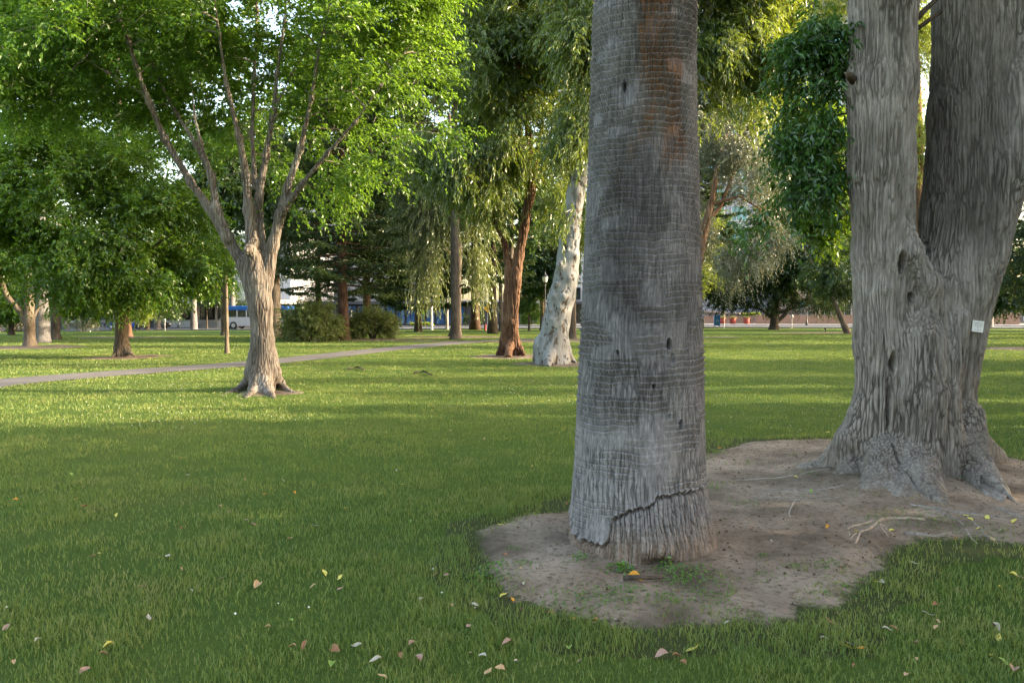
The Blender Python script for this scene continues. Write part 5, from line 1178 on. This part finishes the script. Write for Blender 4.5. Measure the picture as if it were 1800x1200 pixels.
for px_, lab in ((1270, 'red round planter partly behind the blue box'), (1288, 'middle red round planter'), (1312, 'red round planter nearest the evergreen trunk')):
    r = empty('planter', S(U(px_, 22), 22, .15), lab, 'planter', 'red planters before the terracotta wall')
    mb = MB(); mb.lathe([(.30, 0), (.40, .12), (.46, .45), (.45, .72), (.50, .75), (.50, .83), (.42, .84), (.40, .74)], n=18); mb.build('pot', M_redp, r, sm=False)
    m = 260; p_ = rng.normal(size=(m, 3)) * (.2, .2, .08) + (0, 0, .9); mk('plant', leaves_mesh('plant', p_, rng.normal(size=(m, 3)) + (0, 0, .6), rng.normal(size=(m, 3)), .12, .07), M_lf_shrub, r)
def post(px, pyb, h, rad, mat, label, name='post', cat='post'):
    r = empty(name, G(px, pyb), label, cat)
    mb = MB(); mb.lathe([(rad * 1.5, -.05), (rad * 1.5, .03), (rad, .05), (rad * .9, h - .05), (rad * .6, h)], n=12); mb.build('pole', mat, r); return r
post(759, 579.5, 3.1, .13, M_white_p, 'thick white pole at the street before the blue front')
post(688, 578.5, .9, .09, M_white_p, 'short white bollard right of the sunlit round shrub', 'bollard', 'bollard')
post(618, 578, 2.3, .05, M_white_p, 'thin white post seen over the shrubs before the blue front')
post(1273, 577, 2.2, .03, M_steel, 'thin steel sign pole just right of the blue box')
post(201, 581, 3.2, .10, M_white_p, 'white pole left of the low dense tree trunk')
r = post(857, 582, 2.6, .04, M_white_p, 'yellow diamond road sign on a pale pole left of the white tagged conifer', 'road_sign', 'road sign')
mb = MB(); mb.prism([(-.48, 2.35), (0, 1.87), (.48, 2.35), (0, 2.83)], -.07, -.05); o = mb.build('sign_face', M_yel, r)
r.rotation_euler = (0, 0, R(35))
r = empty('fire_hydrant', G(853, 580.5), 'small red fire hydrant at the foot of the yellow sign', 'hydrant')
mb = MB(); mb.lathe([(.16, 0), (.16, .05), (.11, .08), (.11, .5), (.14, .52), (.14, .56), (.10, .66), (.03, .72), (.03, .76)], n=14); mb.tube([(-.18, 0, .4), (.18, 0, .4)], .05, 8); mb.tube([(0, 0, .38), (0, -.2, .38)], .06, 8); mb.build('body', M_redp, r)
r = empty('sprinkler_post', G(1451, 585), 'small dark sprinkler head on a stub near the leaning trunk', 'sprinkler')
mb = MB(); mb.tube([(0, 0, -.02), (0, 0, .28)], .035, 8); mb.build('stub', M_brown, r); mb = MB(); mb.lathe([(.05, .28), (.11, .31), (.11, .37), (.04, .41)], n=10); mb.build('head', M_black, r)
r = empty('notice_board', S(U(169, 13.5), 14.6, .15), 'dark blue notice panel on two legs at the far left', 'sign', rz=SRZ)
mb = MB(); mb.box((0, 0, 1.2), (.75, .1, 1.3)); mb.build('panel', plain('dull_blue', (.05, .075, .13), .6), r, bevel=.02)
for sx in (-1, 1): mb = MB(); mb.box((.3 * sx, 0, .27), (.06, .06, .56)); mb.build('leg', M_steel, r)

# tag on the conifer trunk
r = empty('tree_tag', G(866, 586) + np.array((0, -.42, 1.9)), 'tiny white tag fixed to the conifer trunk right of the yellow sign', 'tag')
mb = MB(); mb.box((0, 0, 0), (.20, .02, .16)); mb.build('plate', M_white_p, r)

# ------------------------------------------------------------------ vehicles
def wheel(root, x, y, rr=.32):
    mb = MB(); mb.lathe([(rr * .6, -.1), (rr * .93, -.1), (rr, -.06), (rr, .06), (rr * .93, .1), (rr * .6, .1)], n=20)
    a = mb.v[0]; mb.v[0] = np.c_[a[:, 0] + x, a[:, 2] + y, a[:, 1] + rr]; w_ = mb.build('tyre', M_rubber, root)
    w_.name = 'wheel'
    mb = MB(); mb.lathe([(.02, -.11), (rr * .58, -.10), (rr * .6, 0), (rr * .58, .10), (.02, .11)], n=14); a = mb.v[0]; mb.v[0] = np.c_[a[:, 0] + x, a[:, 2] + y, a[:, 1] + rr]; mb.build('rim', M_steel, w_)
def car(loc, rz, paint, label):
    r = empty('parked_car', loc, label, 'car', 'cars parked along the street', rz)
    mb = MB(); prof = [(-2.2, .28), (-2.22, .62), (-2.05, .88), (-1.3, .95), (1.15, .92), (2.0, .80), (2.22, .60), (2.2, .28), (1.75, .22), (-1.75, .22)]
    mb.prism(prof, -.86, .86); mb.build('body', paint, r, bevel=.07)
    mb = MB(); top = [(-1.62, .93), (-.95, 1.38), (-.3, 1.44), (.35, 1.38), (1.15, .91)]; mb.prism(top, -.70, .70); mb.build('cabin', paint, r, bevel=.06)
    mb = MB()
    for sy in (-1, 1): mb.prism([(-1.40, .97), (-.88, 1.31), (-.3, 1.36), (-.26, .97)], sy * .705, sy * .72); mb.prism([(-.18, .97), (-.2, 1.36), (.28, 1.31), (.90, .97)], sy * .705, sy * .72)
    mb.build('side_window', M_dglass, r)
    for x in (-1.38, 1.38):
        for y in (-.82, .82): wheel(r, x, y)
    for y in (-.6, .6):
        mb = MB(); mb.box((2.18, y, .66), (.08, .34, .14)); mb.build('headlight', M_lampg, r); mb = MB(); mb.box((-2.18, y, .72), (.08, .34, .14)); mb.build('tail_light', M_redp, r)
    return r
car(S(U(268, 11.5), 11.5, .02), SRZ, plain('car_black', (.018, .020, .026), .25), 'parked dark car behind the crooked black trunk')
car(S(U(219, 11.5), 11.5, .02), SRZ, plain('car_blue', (.015, .05, .30), .25), 'parked blue car behind the low dense tree trunk')
car(S(U(30, 11.5), 11.5, .02), SRZ, plain('car_silver', (.45, .46, .48), .3, .3), 'parked silver car at the far left behind the blossom tree')
ub0, ub1 = U(403, 8), U(512, 8); lb = ub1 - ub0
r = empty('city_bus', S((ub0 + ub1) / 2, 8, .02), 'white bus with a blue top half hidden by the forked tree trunk', 'bus', rz=SRZ)
mb = MB(); mb.box((0, 0, .95), (lb, 2.5, 1.2)); mb.build('body', M_trim, r, bevel=.08)
mb = MB(); mb.box((0, 0, 1.98), (lb - .1, 2.42, .86)); mb.build('window_band', M_dglass, r)
mb = MB(); mb.box((0, 0, 2.7), (lb, 2.5, .58)); mb.build('roof', M_blue, r, bevel=.12)
for x in (-lb * .36, lb * .3):
    for y in (-1.2, 1.2): wheel(r, x, y, .48)
mb = MB()
for x in np.linspace(-lb / 2 + .4, lb / 2 - .4, 7): mb.box((x, 0, 1.98), (.12, 2.5, .87))
mb.build('window_post', M_white_p, r)

# ------------------------------------------------------------------ bare rings at other trunks
def dirt_ring(px, py, rx, ry, mat=None, nm='dirt'):
    c = G(px, py); n_, m_ = 48, 10
    th = np.linspace(0, 2 * math.pi, n_, endpoint=False); rr = np.linspace(0, 1, m_)
    A_, B_ = np.meshgrid(rr, th, indexing='ij')
    wob = 1 + .28 * vnoise(np.c_[np.cos(B_.ravel()) * 2.2 + px, np.sin(B_.ravel()) * 2.2, B_.ravel() * 0], 7)
    x = c[0] + A_.ravel() * wob * rx * np.cos(B_.ravel()); y = c[1] + A_.ravel() * wob * ry * np.sin(B_.ravel())
    z = gz(x, y) + .028 * (1 - A_.ravel() ** 2) + .004 - .012 * (A_.ravel() > .95)
    i = np.arange(m_ - 1)[:, None] * n_; j = np.arange(n_)[None, :]; k = (j + 1) % n_
    o = mk(nm, np_mesh(nm, np.c_[x, y, z], np.stack([i + j, i + n_ + j, i + n_ + k, i + k], -1).reshape(-1, 4), smooth_shade=True), mat or M_dirt); tag(o, kind='structure')
    BARE.append((c[0], c[1], rx * .9, ry * .9))
dirt_ring(468, 691, .62, .5); dirt_ring(222, 628, 1.3, 1.6); dirt_ring(60, 610, 2.2, 2.4); dirt_ring(900, 626, 1.5, 1.6); dirt_ring(985, 640, 1.35, 1.2)
dirt_ring(625, 597, 4.2, 2.6); dirt_ring(800, 592, 4.0, 3.0); dirt_ring(226, 593, 4, 3); dirt_ring(1005, 596, 2, 2); dirt_ring(950, 600, 8, 1.4); dirt_ring(1800, 613, 2.2, 1.6); dirt_ring(1480, 585, 5, 3)

# ------------------------------------------------------------------ grass blades
def grass_mat():
    m, nt, out = new_mat('grass_blades')
    geo = nt.nodes.new('ShaderNodeNewGeometry')
    a = noise(nt, coords(nt), .55, 4, .6); b = noise(nt, coords(nt), 3.2, 4, .6)
    s1 = nt.nodes.new('ShaderNodeMath'); s1.operation = 'MULTIPLY_ADD'; L(nt, geo.outputs['Random Per Island'], s1.inputs[0]); s1.inputs[1].default_value = .50
    s2 = nt.nodes.new('ShaderNodeMath'); s2.operation = 'MULTIPLY_ADD'; L(nt, a, s2.inputs[0]); s2.inputs[1].default_value = 1.05; s2.inputs[2].default_value = -.64; L(nt, s2.outputs[0], s1.inputs[2])
    s3 = nt.nodes.new('ShaderNodeMath'); s3.operation = 'MULTIPLY_ADD'; L(nt, b, s3.inputs[0]); s3.inputs[1].default_value = .85; L(nt, s1.outputs[0], s3.inputs[2])
    col = ramp(nt, s3.outputs[0], [(.15, (.070, .118, .036)), (.40, (.116, .180, .048)), (.60, (.168, .222, .056)), (.80, (.235, .252, .078)), (1.05, (.26, .24, .11))])
    d = nt.nodes.new('ShaderNodeBsdfDiffuse'); L(nt, col, d.inputs[0]); t = nt.nodes.new('ShaderNodeBsdfTranslucent'); L(nt, mix(nt, .6, col, (.26, .34, .03)), t.inputs[0])
    mx = nt.nodes.new('ShaderNodeMixShader'); mx.inputs[0].default_value = .3; L(nt, d.outputs[0], mx.inputs[1]); L(nt, t.outputs[0], mx.inputs[2])
    g_ = nt.nodes.new('ShaderNodeBsdfGlossy'); g_.inputs['Roughness'].default_value = .4; m2 = nt.nodes.new('ShaderNodeMixShader'); m2.inputs[0].default_value = .02
    L(nt, mx.outputs[0], m2.inputs[1]); L(nt, g_.outputs[0], m2.inputs[2]); L(nt, m2.outputs[0], out.inputs[0]); return m
M_grass = grass_mat()
def blades(name, x, y, z, h, wd, lean=.5):
    n = len(x); az = rng.uniform(0, 2 * math.pi, n); ld = rng.uniform(0, 2 * math.pi, n); ln = h * lean * rng.uniform(.2, 1.3, n)
    sx, sy = np.cos(az) * wd / 2, np.sin(az) * wd / 2; lx, ly = np.cos(ld) * ln, np.sin(ld) * ln
    v = np.stack([np.c_[x - sx, y - sy, z - .01], np.c_[x + sx, y + sy, z - .01],
                  np.c_[x + sx * .8 + lx * .35, y + sy * .8 + ly * .35, z + h * .6], np.c_[x - sx * .8 + lx * .35, y - sy * .8 + ly * .35, z + h * .6],
                  np.c_[x + lx, y + ly, z + h * rng.uniform(.75, 1.05, n)]], 1).reshape(-1, 3)
    i = np.arange(n)[:, None] * 5
    return np_mesh(name, v, i + np.array([[0, 1, 2, 3]]), i + np.array([[3, 2, 4]]), False)
def scatter(n, d0, d1, pw):      # positions in a wedge in front of the camera; density falls with distance
    t = rng.uniform(0, 1, n); a = 2 - pw
    dd = (d0 ** a + t * (d1 ** a - d0 ** a)) ** (1 / a)
    k = rng.uniform(-.78, .78, n); return dd * k + rng.uniform(-.3, .3, n), dd
gx, gy = scatter(720000, 2.7, 60, 1.75)
sd = dirt_sd(gx, gy); pdst = path_d(gx, gy)
pn = n2(gx, gy, 2.6, 301, 3); pw_ = n2(gx, gy, .9, 302, 3)
dens = np.clip(.62 + 1.1 * pn + .5 * pw_, .22, 1)
# thinner, worn turf right of the bare soil
worn = np.exp(-(((gx - 2.9) / 1.3) ** 2 + ((gy - 5.1) / .7) ** 2)); dens = dens * (1 - .62 * worn)
keep = (rng.uniform(0, 1, len(gx)) < dens) & (pdst > PATHW - .02 + .06 * n2(gx, gy, 4, 303, 2))
edge = smooth((sd + .26 + .30 * n2(gx, gy, 3.5, 307, 2)) / .40); weedy = (n2(gx, gy, 5, 304, 3) > .36) & (n2(gx, gy, .9, 305, 2) > -.15)
keep &= (rng.uniform(0, 1, len(gx)) < np.maximum(edge, .30 * weedy * (sd > -1.3)))
for bx, by, rx, ry in BARE: keep &= ~((((gx - bx) / rx) ** 2 + ((gy - by) / ry) ** 2) < rng.uniform(.5, 1.15, len(gx)))
gx, gy, pn, sdk = gx[keep], gy[keep], pn[keep], sd[keep]
hh = (.036 + .018 * np.clip(pn, -1, 1) + .012 * n2(gx, gy, 8, 306, 2)) * rng.uniform(.6, 1.35, len(gx)) * np.where(sdk < .05, .62, 1) * (1 + .5 * np.exp(-((sdk - .12) / .12) ** 2))
hh = np.clip(hh, .012, .11)
gzz = gz(gx, gy) + np.where(sdk < .3, dirt_z(gx, gy), 0)
o = mk('grass', blades('grass', gx, gy, gzz, hh, .0026 + .00042 * gy, .75), M_grass); tag(o, kind='stuff'); o['label'] = 'short patchy green lawn grass'

# weeds and clover at the foot of the palm
M_weed = leaf_mat('weed', [(0.1, (.03, .085, .012)), (.5, (.06, .15, .018)), (.9, (.13, .25, .03))], (.25, .42, .04), .3, .04, .4, 5)
ps, ds, ns, Ls = [], [], [], []
for px, py, sp, n, ht, sz in [(1085, 1003, .05, 60, .05, .022), (1100, 1006, .03, 30, .07, .03), (1195, 1012, .10, 240, .04, .016), (1215, 1028, .10, 160, .03, .014), (1172, 1000, .03, 40, .07, .02), (1020, 992, .05, 60, .06, .016), (1062, 1058, .10, 200, .03, .014), (1010, 1062, .10, 160, .03, .014), (1110, 1050, .08, 120, .03, .014), (1235, 1058, .07, 110, .03, .014), (1175, 1062, .05, 60, .03, .014), (1290, 1078, .08, 90, .02, .012), (925, 1000, .05, 50, .02, .014), (905, 972, .04, 40, .02, .012), (1340, 985, .03, 40, .02, .012), (1395, 1005, .03, 40, .02, .012), (1460, 1005, .06, 90, .03, .014), (1310, 893, .06, 60, .02, .012), (1480, 1045, .08, 90, .03, .014), (1655, 835, .05, 40, .22, .035), (1700, 868, .05, 50, .06, .02), (1660, 842, .06, 30, .10, .03), (1575, 872, .04, 30, .05, .016), (1555, 920, .12, 140, .03, .014), (1650, 930, .15, 200, .03, .014), (1250, 865, .06, 50, .02, .014), (1420, 850, .08, 60, .02, .012), (870, 1000, .07, 90, .03, .02), (845, 1020, .07, 90, .03, .022), (1345, 1020, .05, 50, .02, .012)]:
    c = G(px, py); x = c[0] + rng.normal(size=n) * sp; y = c[1] + rng.normal(size=n) * sp; z = dirt_z(x, y) + rng.uniform(.1, 1, n) * ht * np.exp(-((x - c[0]) ** 2 + (y - c[1]) ** 2) / (2 * sp * sp))
    ps.append(np.c_[x, y, z]); ds.append(unit(rng.normal(size=(n, 3)) * (1, 1, .3) + (0, 0, .2))); ns.append(unit(rng.normal(size=(n, 3)) * .5 + (0, 0, 1))); Ls.append(sz * rng.uniform(.6, 1.4, n))
Ls = np.concatenate(Ls)
nl_ = 11000; lx = rng.uniform(-.6, 9, nl_); ly = rng.uniform(3.3, 11, nl_); kk_ = (dirt_sd(lx, ly) < .12) & (n2(lx, ly, 1.6, 321, 3) > -.35); lx, ly = lx[kk_], ly[kk_]; nl_ = len(lx)
lsz = rng.uniform(.006, .034, nl_) * rng.uniform(.4, 1, nl_)
lo_ = mk('soil_litter', leaves_mesh('soil_litter', np.c_[lx, ly, dirt_z(lx, ly) + .003], np.c_[rng.normal(size=(nl_, 2)), rng.normal(size=nl_) * .2], rng.normal(size=(nl_, 3)) * .3 + (0, 0, 1), lsz, lsz * rng.uniform(.2, .8, nl_), .3), leaf_mat('litter', [(.1, (.05, .03, .018)), (.5, (.14, .09, .055)), (.9, (.30, .22, .14))], (.1, .06, .03), .05, .02)); tag(lo_, kind='stuff'); lo_['label'] = 'crumbs of bark, twig and dry leaf strewn over the bare soil'
o = mk('weeds', leaves_mesh('weeds', np.vstack(ps), np.vstack(ds), np.vstack(ns), Ls, Ls * .75), M_weed); tag(o, kind='stuff'); o['label'] = 'small green weeds and clover on the bare soil'

# white clover heads dotted over the lawn
n = 5200; x, y = scatter(n, 4, 42, 1.0); pm = n2(x, y, .35, 311, 3); keep = (pm + .25 * n2(x, y, 1.6, 312, 2) > .10) & (rng.uniform(0, 1, n) < np.where(y > 9, .9, .12)) & (dirt_sd(x, y) > .1) & (path_d(x, y) > 1); x, y = x[keep], y[keep]
mo = np.array([(1, 0, 0), (-1, 0, 0), (0, 1, 0), (0, -1, 0), (0, 0, 1), (0, 0, -1)], float); tf = np.array([(0, 2, 4), (2, 1, 4), (1, 3, 4), (3, 0, 4), (2, 0, 5), (1, 2, 5), (3, 1, 5), (0, 3, 5)])
sz = rng.uniform(.004, .0085, len(x))
V = (np.c_[x, y, gz(x, y) + .035][:, None, :] + mo[None] * sz[:, None, None]).reshape(-1, 3)
o = mk('clover_flowers', np_mesh('clover_flowers', V, None, (np.arange(len(x))[:, None, None] * 6 + tf[None]).reshape(-1, 3)), plain('clover_white', (.62, .62, .55), .8)); tag(o, kind='stuff'); o['label'] = 'tiny white clover flower heads in the lawn'

# ------------------------------------------------------------------ fallen leaves, each its own object
def fallen_mesh(Ln, W, curl, fold):
    t = np.linspace(0, 1, 9); wv = W / 2 * np.sin(np.pi * t ** .85) ** .8; wv[0] = .0006; wv[-1] = .0004
    zc = curl * np.sin(np.pi * t) * Ln + .05 * Ln * np.sin(t * 7); x = (t - .5) * Ln
    rows = [np.c_[x, s_ * wv, zc + fold * abs(s_) * wv] for s_ in (-1, -.5, 0, .5, 1)]
    v = np.stack(rows, 1).reshape(-1, 3)
    st = np.array([(x[0] - .18 * Ln, .0008, .002), (x[0] - .18 * Ln, -.0008, .002)]); q = grid_quads(9, 5)
    return np_mesh('fallen_leaf', np.vstack([v, st]), q, [(0 + 2, 45, 46)], True)
LK = {}
for nm, c1, c2 in [('yellow', (.48, .40, .06), (.62, .52, .16)), ('brown', (.18, .085, .04), (.30, .16, .08)), ('pink', (.28, .16, .12), (.40, .26, .20)), ('pale', (.32, .28, .21), (.46, .42, .33)), ('green', (.14, .24, .04), (.28, .38, .10)), ('orange', (.48, .20, .02), (.62, .32, .05)), ('tan', (.34, .22, .11), (.46, .32, .18))]:
    m, nt, out = new_mat('dead_leaf_' + nm); p = nt.nodes.new('ShaderNodeBsdfPrincipled'); p.inputs['Roughness'].default_value = .7; p.inputs['Specular IOR Level'].default_value = .15
    L(nt, ramp(nt, noise(nt, coords(nt), 45, 4), [(.3, c1), (.7, c2)]), p.inputs['Base Color']); L(nt, p.outputs[0], out.inputs[0])
    LK[nm] = []
    for (l_, w_, c_, f_) in ((.056, .024, .06, .5), (.068, .029, -.05, .25), (.050, .030, .10, .8)):
        me = fallen_mesh(l_, w_, c_, f_); me.materials.append(m); LK[nm].append(me)
def drop_leaf(px, py, kind, s=1.0, lab=None, tilt=None):
    g_ = G(px, py); onsoil = float(dirt_sd(np.array([g_[0]]), np.array([g_[1]]))[0]) < 0
    z = float(dirt_z(np.array([g_[0]]), np.array([g_[1]]))[0]) + .006 if onsoil else float(g_[2]) + .024
    o = bpy.data.objects.new('fallen_leaf', LK[kind][rng.integers(3)]); link(o); o.location = (g_[0], g_[1], z)
    o.rotation_euler = (rng.normal() * .25, rng.normal() * .25, rng.uniform(0, 6.28)) if tilt is None else tilt; o.scale = (s, s, s)
    wh = 'bare soil' if onsoil else 'grass'
    col_ = ['at the left edge', 'in the left quarter', 'left of centre', 'just left of the palm', 'below the palm', 'right of the palm', 'below the big tree', 'at the right edge'][int(np.searchsorted([150, 420, 680, 930, 1180, 1400, 1680], px))]
    row_ = ['far out', 'in the middle distance', 'level with the palm foot', 'in the near foreground', 'at the very bottom'][int(np.searchsorted([820, 930, 1040, 1130], py))]
    shp = ['narrow', 'long', 'broad'][[m_.name for m_ in LK[kind]].index(o.data.name)]
    tag(o, lab or f"{shp} {kind} leaf on the {'soil' if onsoil else 'grass'} {col_}, {row_}", 'leaf', 'fallen leaves on the lawn and soil')
for a in [(190, 1143, 'yellow', 1.0), (183, 1158, 'tan', .9), (205, 910, 'yellow', 1.1), (148, 896, 'brown', 1.2), (27, 883, 'orange', .9), (125, 838, 'green', 1.1), (262, 1092, 'pale', 1.0), (452, 1036, 'tan', 1.5), (449, 927, 'pink', 1.1), (433, 920, 'pale', .8), (295, 982, 'pale', 1.0), (330, 838, 'pale', .9), (497, 848, 'pale', .8), (518, 870, 'orange', .9), (466, 873, 'orange', .8), (510, 953, 'tan', 1.0), (555, 928, 'pale', 1.1), (570, 1013, 'yellow', 1.1), (597, 1021, 'yellow', 1.0), (550, 1037, 'tan', .8), (590, 1152, 'brown', 1.4), (535, 1142, 'brown', 1.0), (660, 1168, 'pale', 1.1), (705, 1160, 'brown', .9), (736, 1165, 'pink', 1.1), (583, 1176, 'green', 1.2), (150, 1188, 'pink', 1.0), (10, 1110, 'pink', .9), (25, 1172, 'tan', .6), (68, 1133, 'pale', .8), (390, 1023, 'pale', .9), (250, 1036, 'brown', .8), (720, 922, 'green', .9), (670, 872, 'green', .9), (608, 898, 'yellow', .9), (697, 830, 'pale', .7), (708, 855, 'yellow', .6), (892, 1139, 'pink', 1.2), (848, 1160, 'pale', .9), (823, 1107, 'pink', .8), (835, 1070, 'pale', .8), (793, 1072, 'tan', .7), (1000, 1148, 'green', 1.0), (1085, 1094, 'pale', 1.0), (1163, 1160, 'pink', 1.3), (1190, 1162, 'brown', .9), (1216, 1148, 'yellow', 1.2), (1008, 1095, 'orange', .7), (1046, 1094, 'orange', .7), (918, 1036, 'pale', .9), (885, 1053, 'yellow', .9), (902, 1057, 'orange', .8), (888, 985, 'brown', .9), (970, 1082, 'brown', .8), (880, 924, 'yellow', .8), (890, 923, 'yellow', .8), (995, 890, 'brown', .8), (1116, 1022, 'orange', 1.9), (1425, 878, 'green', 1.0), (1461, 1100, 'brown', 1.0), (1492, 1144, 'yellow', 1.2), (1512, 1146, 'orange', 1.0), (1560, 1114, 'pale', 1.0), (1572, 1112, 'brown', .9), (1610, 1138, 'pink', 1.1), (1632, 1085, 'pale', 1.0), (1608, 995, 'pale', .9), (1640, 925, 'yellow', .9), (1705, 926, 'yellow', 1.0), (1735, 924, 'yellow', 1.1), (1783, 930, 'yellow', 1.3), (1745, 950, 'tan', 1.0), (1720, 940, 'yellow', 1.0), (1680, 948, 'brown', 1.0), (1568, 942, 'yellow', .9), (1530, 940, 'tan', .7), (1782, 1018, 'yellow', 1.1), (1795, 1020, 'pink', .9), (1750, 1110, 'pale', 1.1), (1755, 1128, 'yellow', 1.0), (1750, 1108, 'pink', .9), (1768, 1172, 'green', 1.0), (1782, 1186, 'pink', 1.2), (1655, 855, 'brown', 1.1), (1662, 848, 'tan', 1.0), (1680, 858, 'yellow', .8), (1265, 790, 'orange', .9), (1285, 735, 'yellow', .8), (1320, 742, 'tan', .8), (1455, 762, 'yellow', 1.0), (1720, 756, 'yellow', 1.0), (760, 1008, 'pale', .7), (470, 1110, 'tan', .7), (1680, 1045, 'tan', .7), (935, 823, 'yellow', .7), (1550, 1030, 'pale', .9), (1645, 1110, 'tan', .9), (1450, 1130, 'pale', .9)]: drop_leaf(*a)
ks = ['yellow', 'brown', 'pink', 'pale', 'green', 'tan', 'orange']
cnt = 0
while cnt < 75:
    px = rng.uniform(0, 1800); py = 700 + 500 * rng.uniform(0, 1) ** 1.1
    if (980 < px < 1290 and py < 1010) or (1420 < px < 1800 and py < 900): continue
    drop_leaf(px, py, ks[rng.choice(7, p=[.18, .20, .15, .14, .06, .22, .05])], rng.uniform(.35, .95)); cnt += 1
# stick by the palm and twigs on the lawn
def stick(pts, r, label, mat=M_twig):
    p = np.array([G(a, b) for a, b in pts]); p[:, 2] += dirt_z(p[:, 0], p[:, 1]) + r + .012; b0 = p.mean(0)
    ro = MB().tube(p - b0, np.linspace(r, r * .6, len(p)), 8, wob=.15).build('twig', mat, None, sm=True); ro.location = b0; tag(ro, label, 'stick', None)
stick([(1096, 1031), (1120, 1030), (1145, 1028), (1165, 1026)], .016, 'short thick brown stick under the orange leaf at the palm foot', M_brown)
stick([(1395, 920 + 150), (1420, 1075)], .005, 'tiny twig on the soil right of the palm')
stick([(1440, 1120), (1480, 1132), (1530, 1150)], .004, 'long thin pale twig in the grass below the bare soil', M_tan)
stick([(612, 651), (628, 648), (640, 652)], .035, 'fallen stick on the lawn between the forked tree and the palm', M_tan)
stick([(728, 658), (745, 655), (760, 662)], .03, 'dark fallen stick on the lawn left of the rust red tree', M_brown)
stick([(1570, 880), (1580, 887)], .006, 'small twig at the foot of the big tree', M_tan)

# ------------------------------------------------------------------ trees outside the frame on the sunny side: they throw the shade over the lawn
def shade_tree(x, y, h, rad, z0, n, label, seed):
    base = np.array((x, y, float(gz(x, y)))); root = empty('park_tree', base, label, 'tree', 'park trees outside the picture')
    mb = MB(); mb.tube([(0, 0, -.1), (0, 0, z0), (0, 0, h * .7)], [.35, .28, .12], 10); mb.build('trunk', M_brown, root, sm=True)
    u = unit(rng.normal(size=(n, 3))) * (rng.uniform(0, 1, n) ** .4)[:, None]; p = u * (rad, rad, (h - z0) / 2) + (0, 0, (h + z0) / 2)
    p = p[fbm((p + base) * (.45 if x < 17 and y < 10 else .8), 2, seed) > (-.22 if x < 17 and y < 10 else -.12)]; m = len(p)
    mk('crown', leaves_mesh('crown', p, rng.normal(size=(m, 3)), rng.normal(size=(m, 3)), .42, .32), M_lf_dark, root)
SH = [(13, -4, 9.5, 3.4, .3, 5200), (13, 1.2, 9.5, 3.4, .3, 5200), (13, 6, 9.5, 3.0, .3, 5200), (15.5, 9.2, 8.5, 2.5, .3, 1700), (21, 10.3, 10, 2.2, 2, 900), (20, 3, 12, 4.5, .3, 5000), (20, -5, 12, 4.5, .3, 4500)]
for Yb, rad, hh_ in [(11.3, .5, 5.5), (12.9, .8, 6.0), (15.4, .9, 5.5), (18.4, 1.1, 7.5), (21.6, .7, 7), (24.3, 2.2, 8.5), (35.5, 2.8, 10), (47, 2.9, 11), (57, 3.4, 12), (72, 5, 13)]:
    for kk in (0, 1):
        tx = .65 * Yb + 5 + kk * (9 + rad * 2); ty = Yb + .017 * tx + kk * (.5 * rad if int(Yb) % 2 else -.6 * rad)
        SH.append((tx, ty, hh_ * (1 + .25 * kk), rad * (1 - .15 * kk) * (1 if rad > 1 else 1.0), .25, int(500 + 950 * rad)))
for k_, yy_ in enumerate([9, 17, 24, 33, 43, 54]): SH.append((62 + 4 * (k_ % 2), yy_ + 1, 25, 5.2, 5, 2500))
for i, s_ in enumerate(SH): shade_tree(*s_, 'park tree outside the picture to the right, shading the lawn', 400 + i)
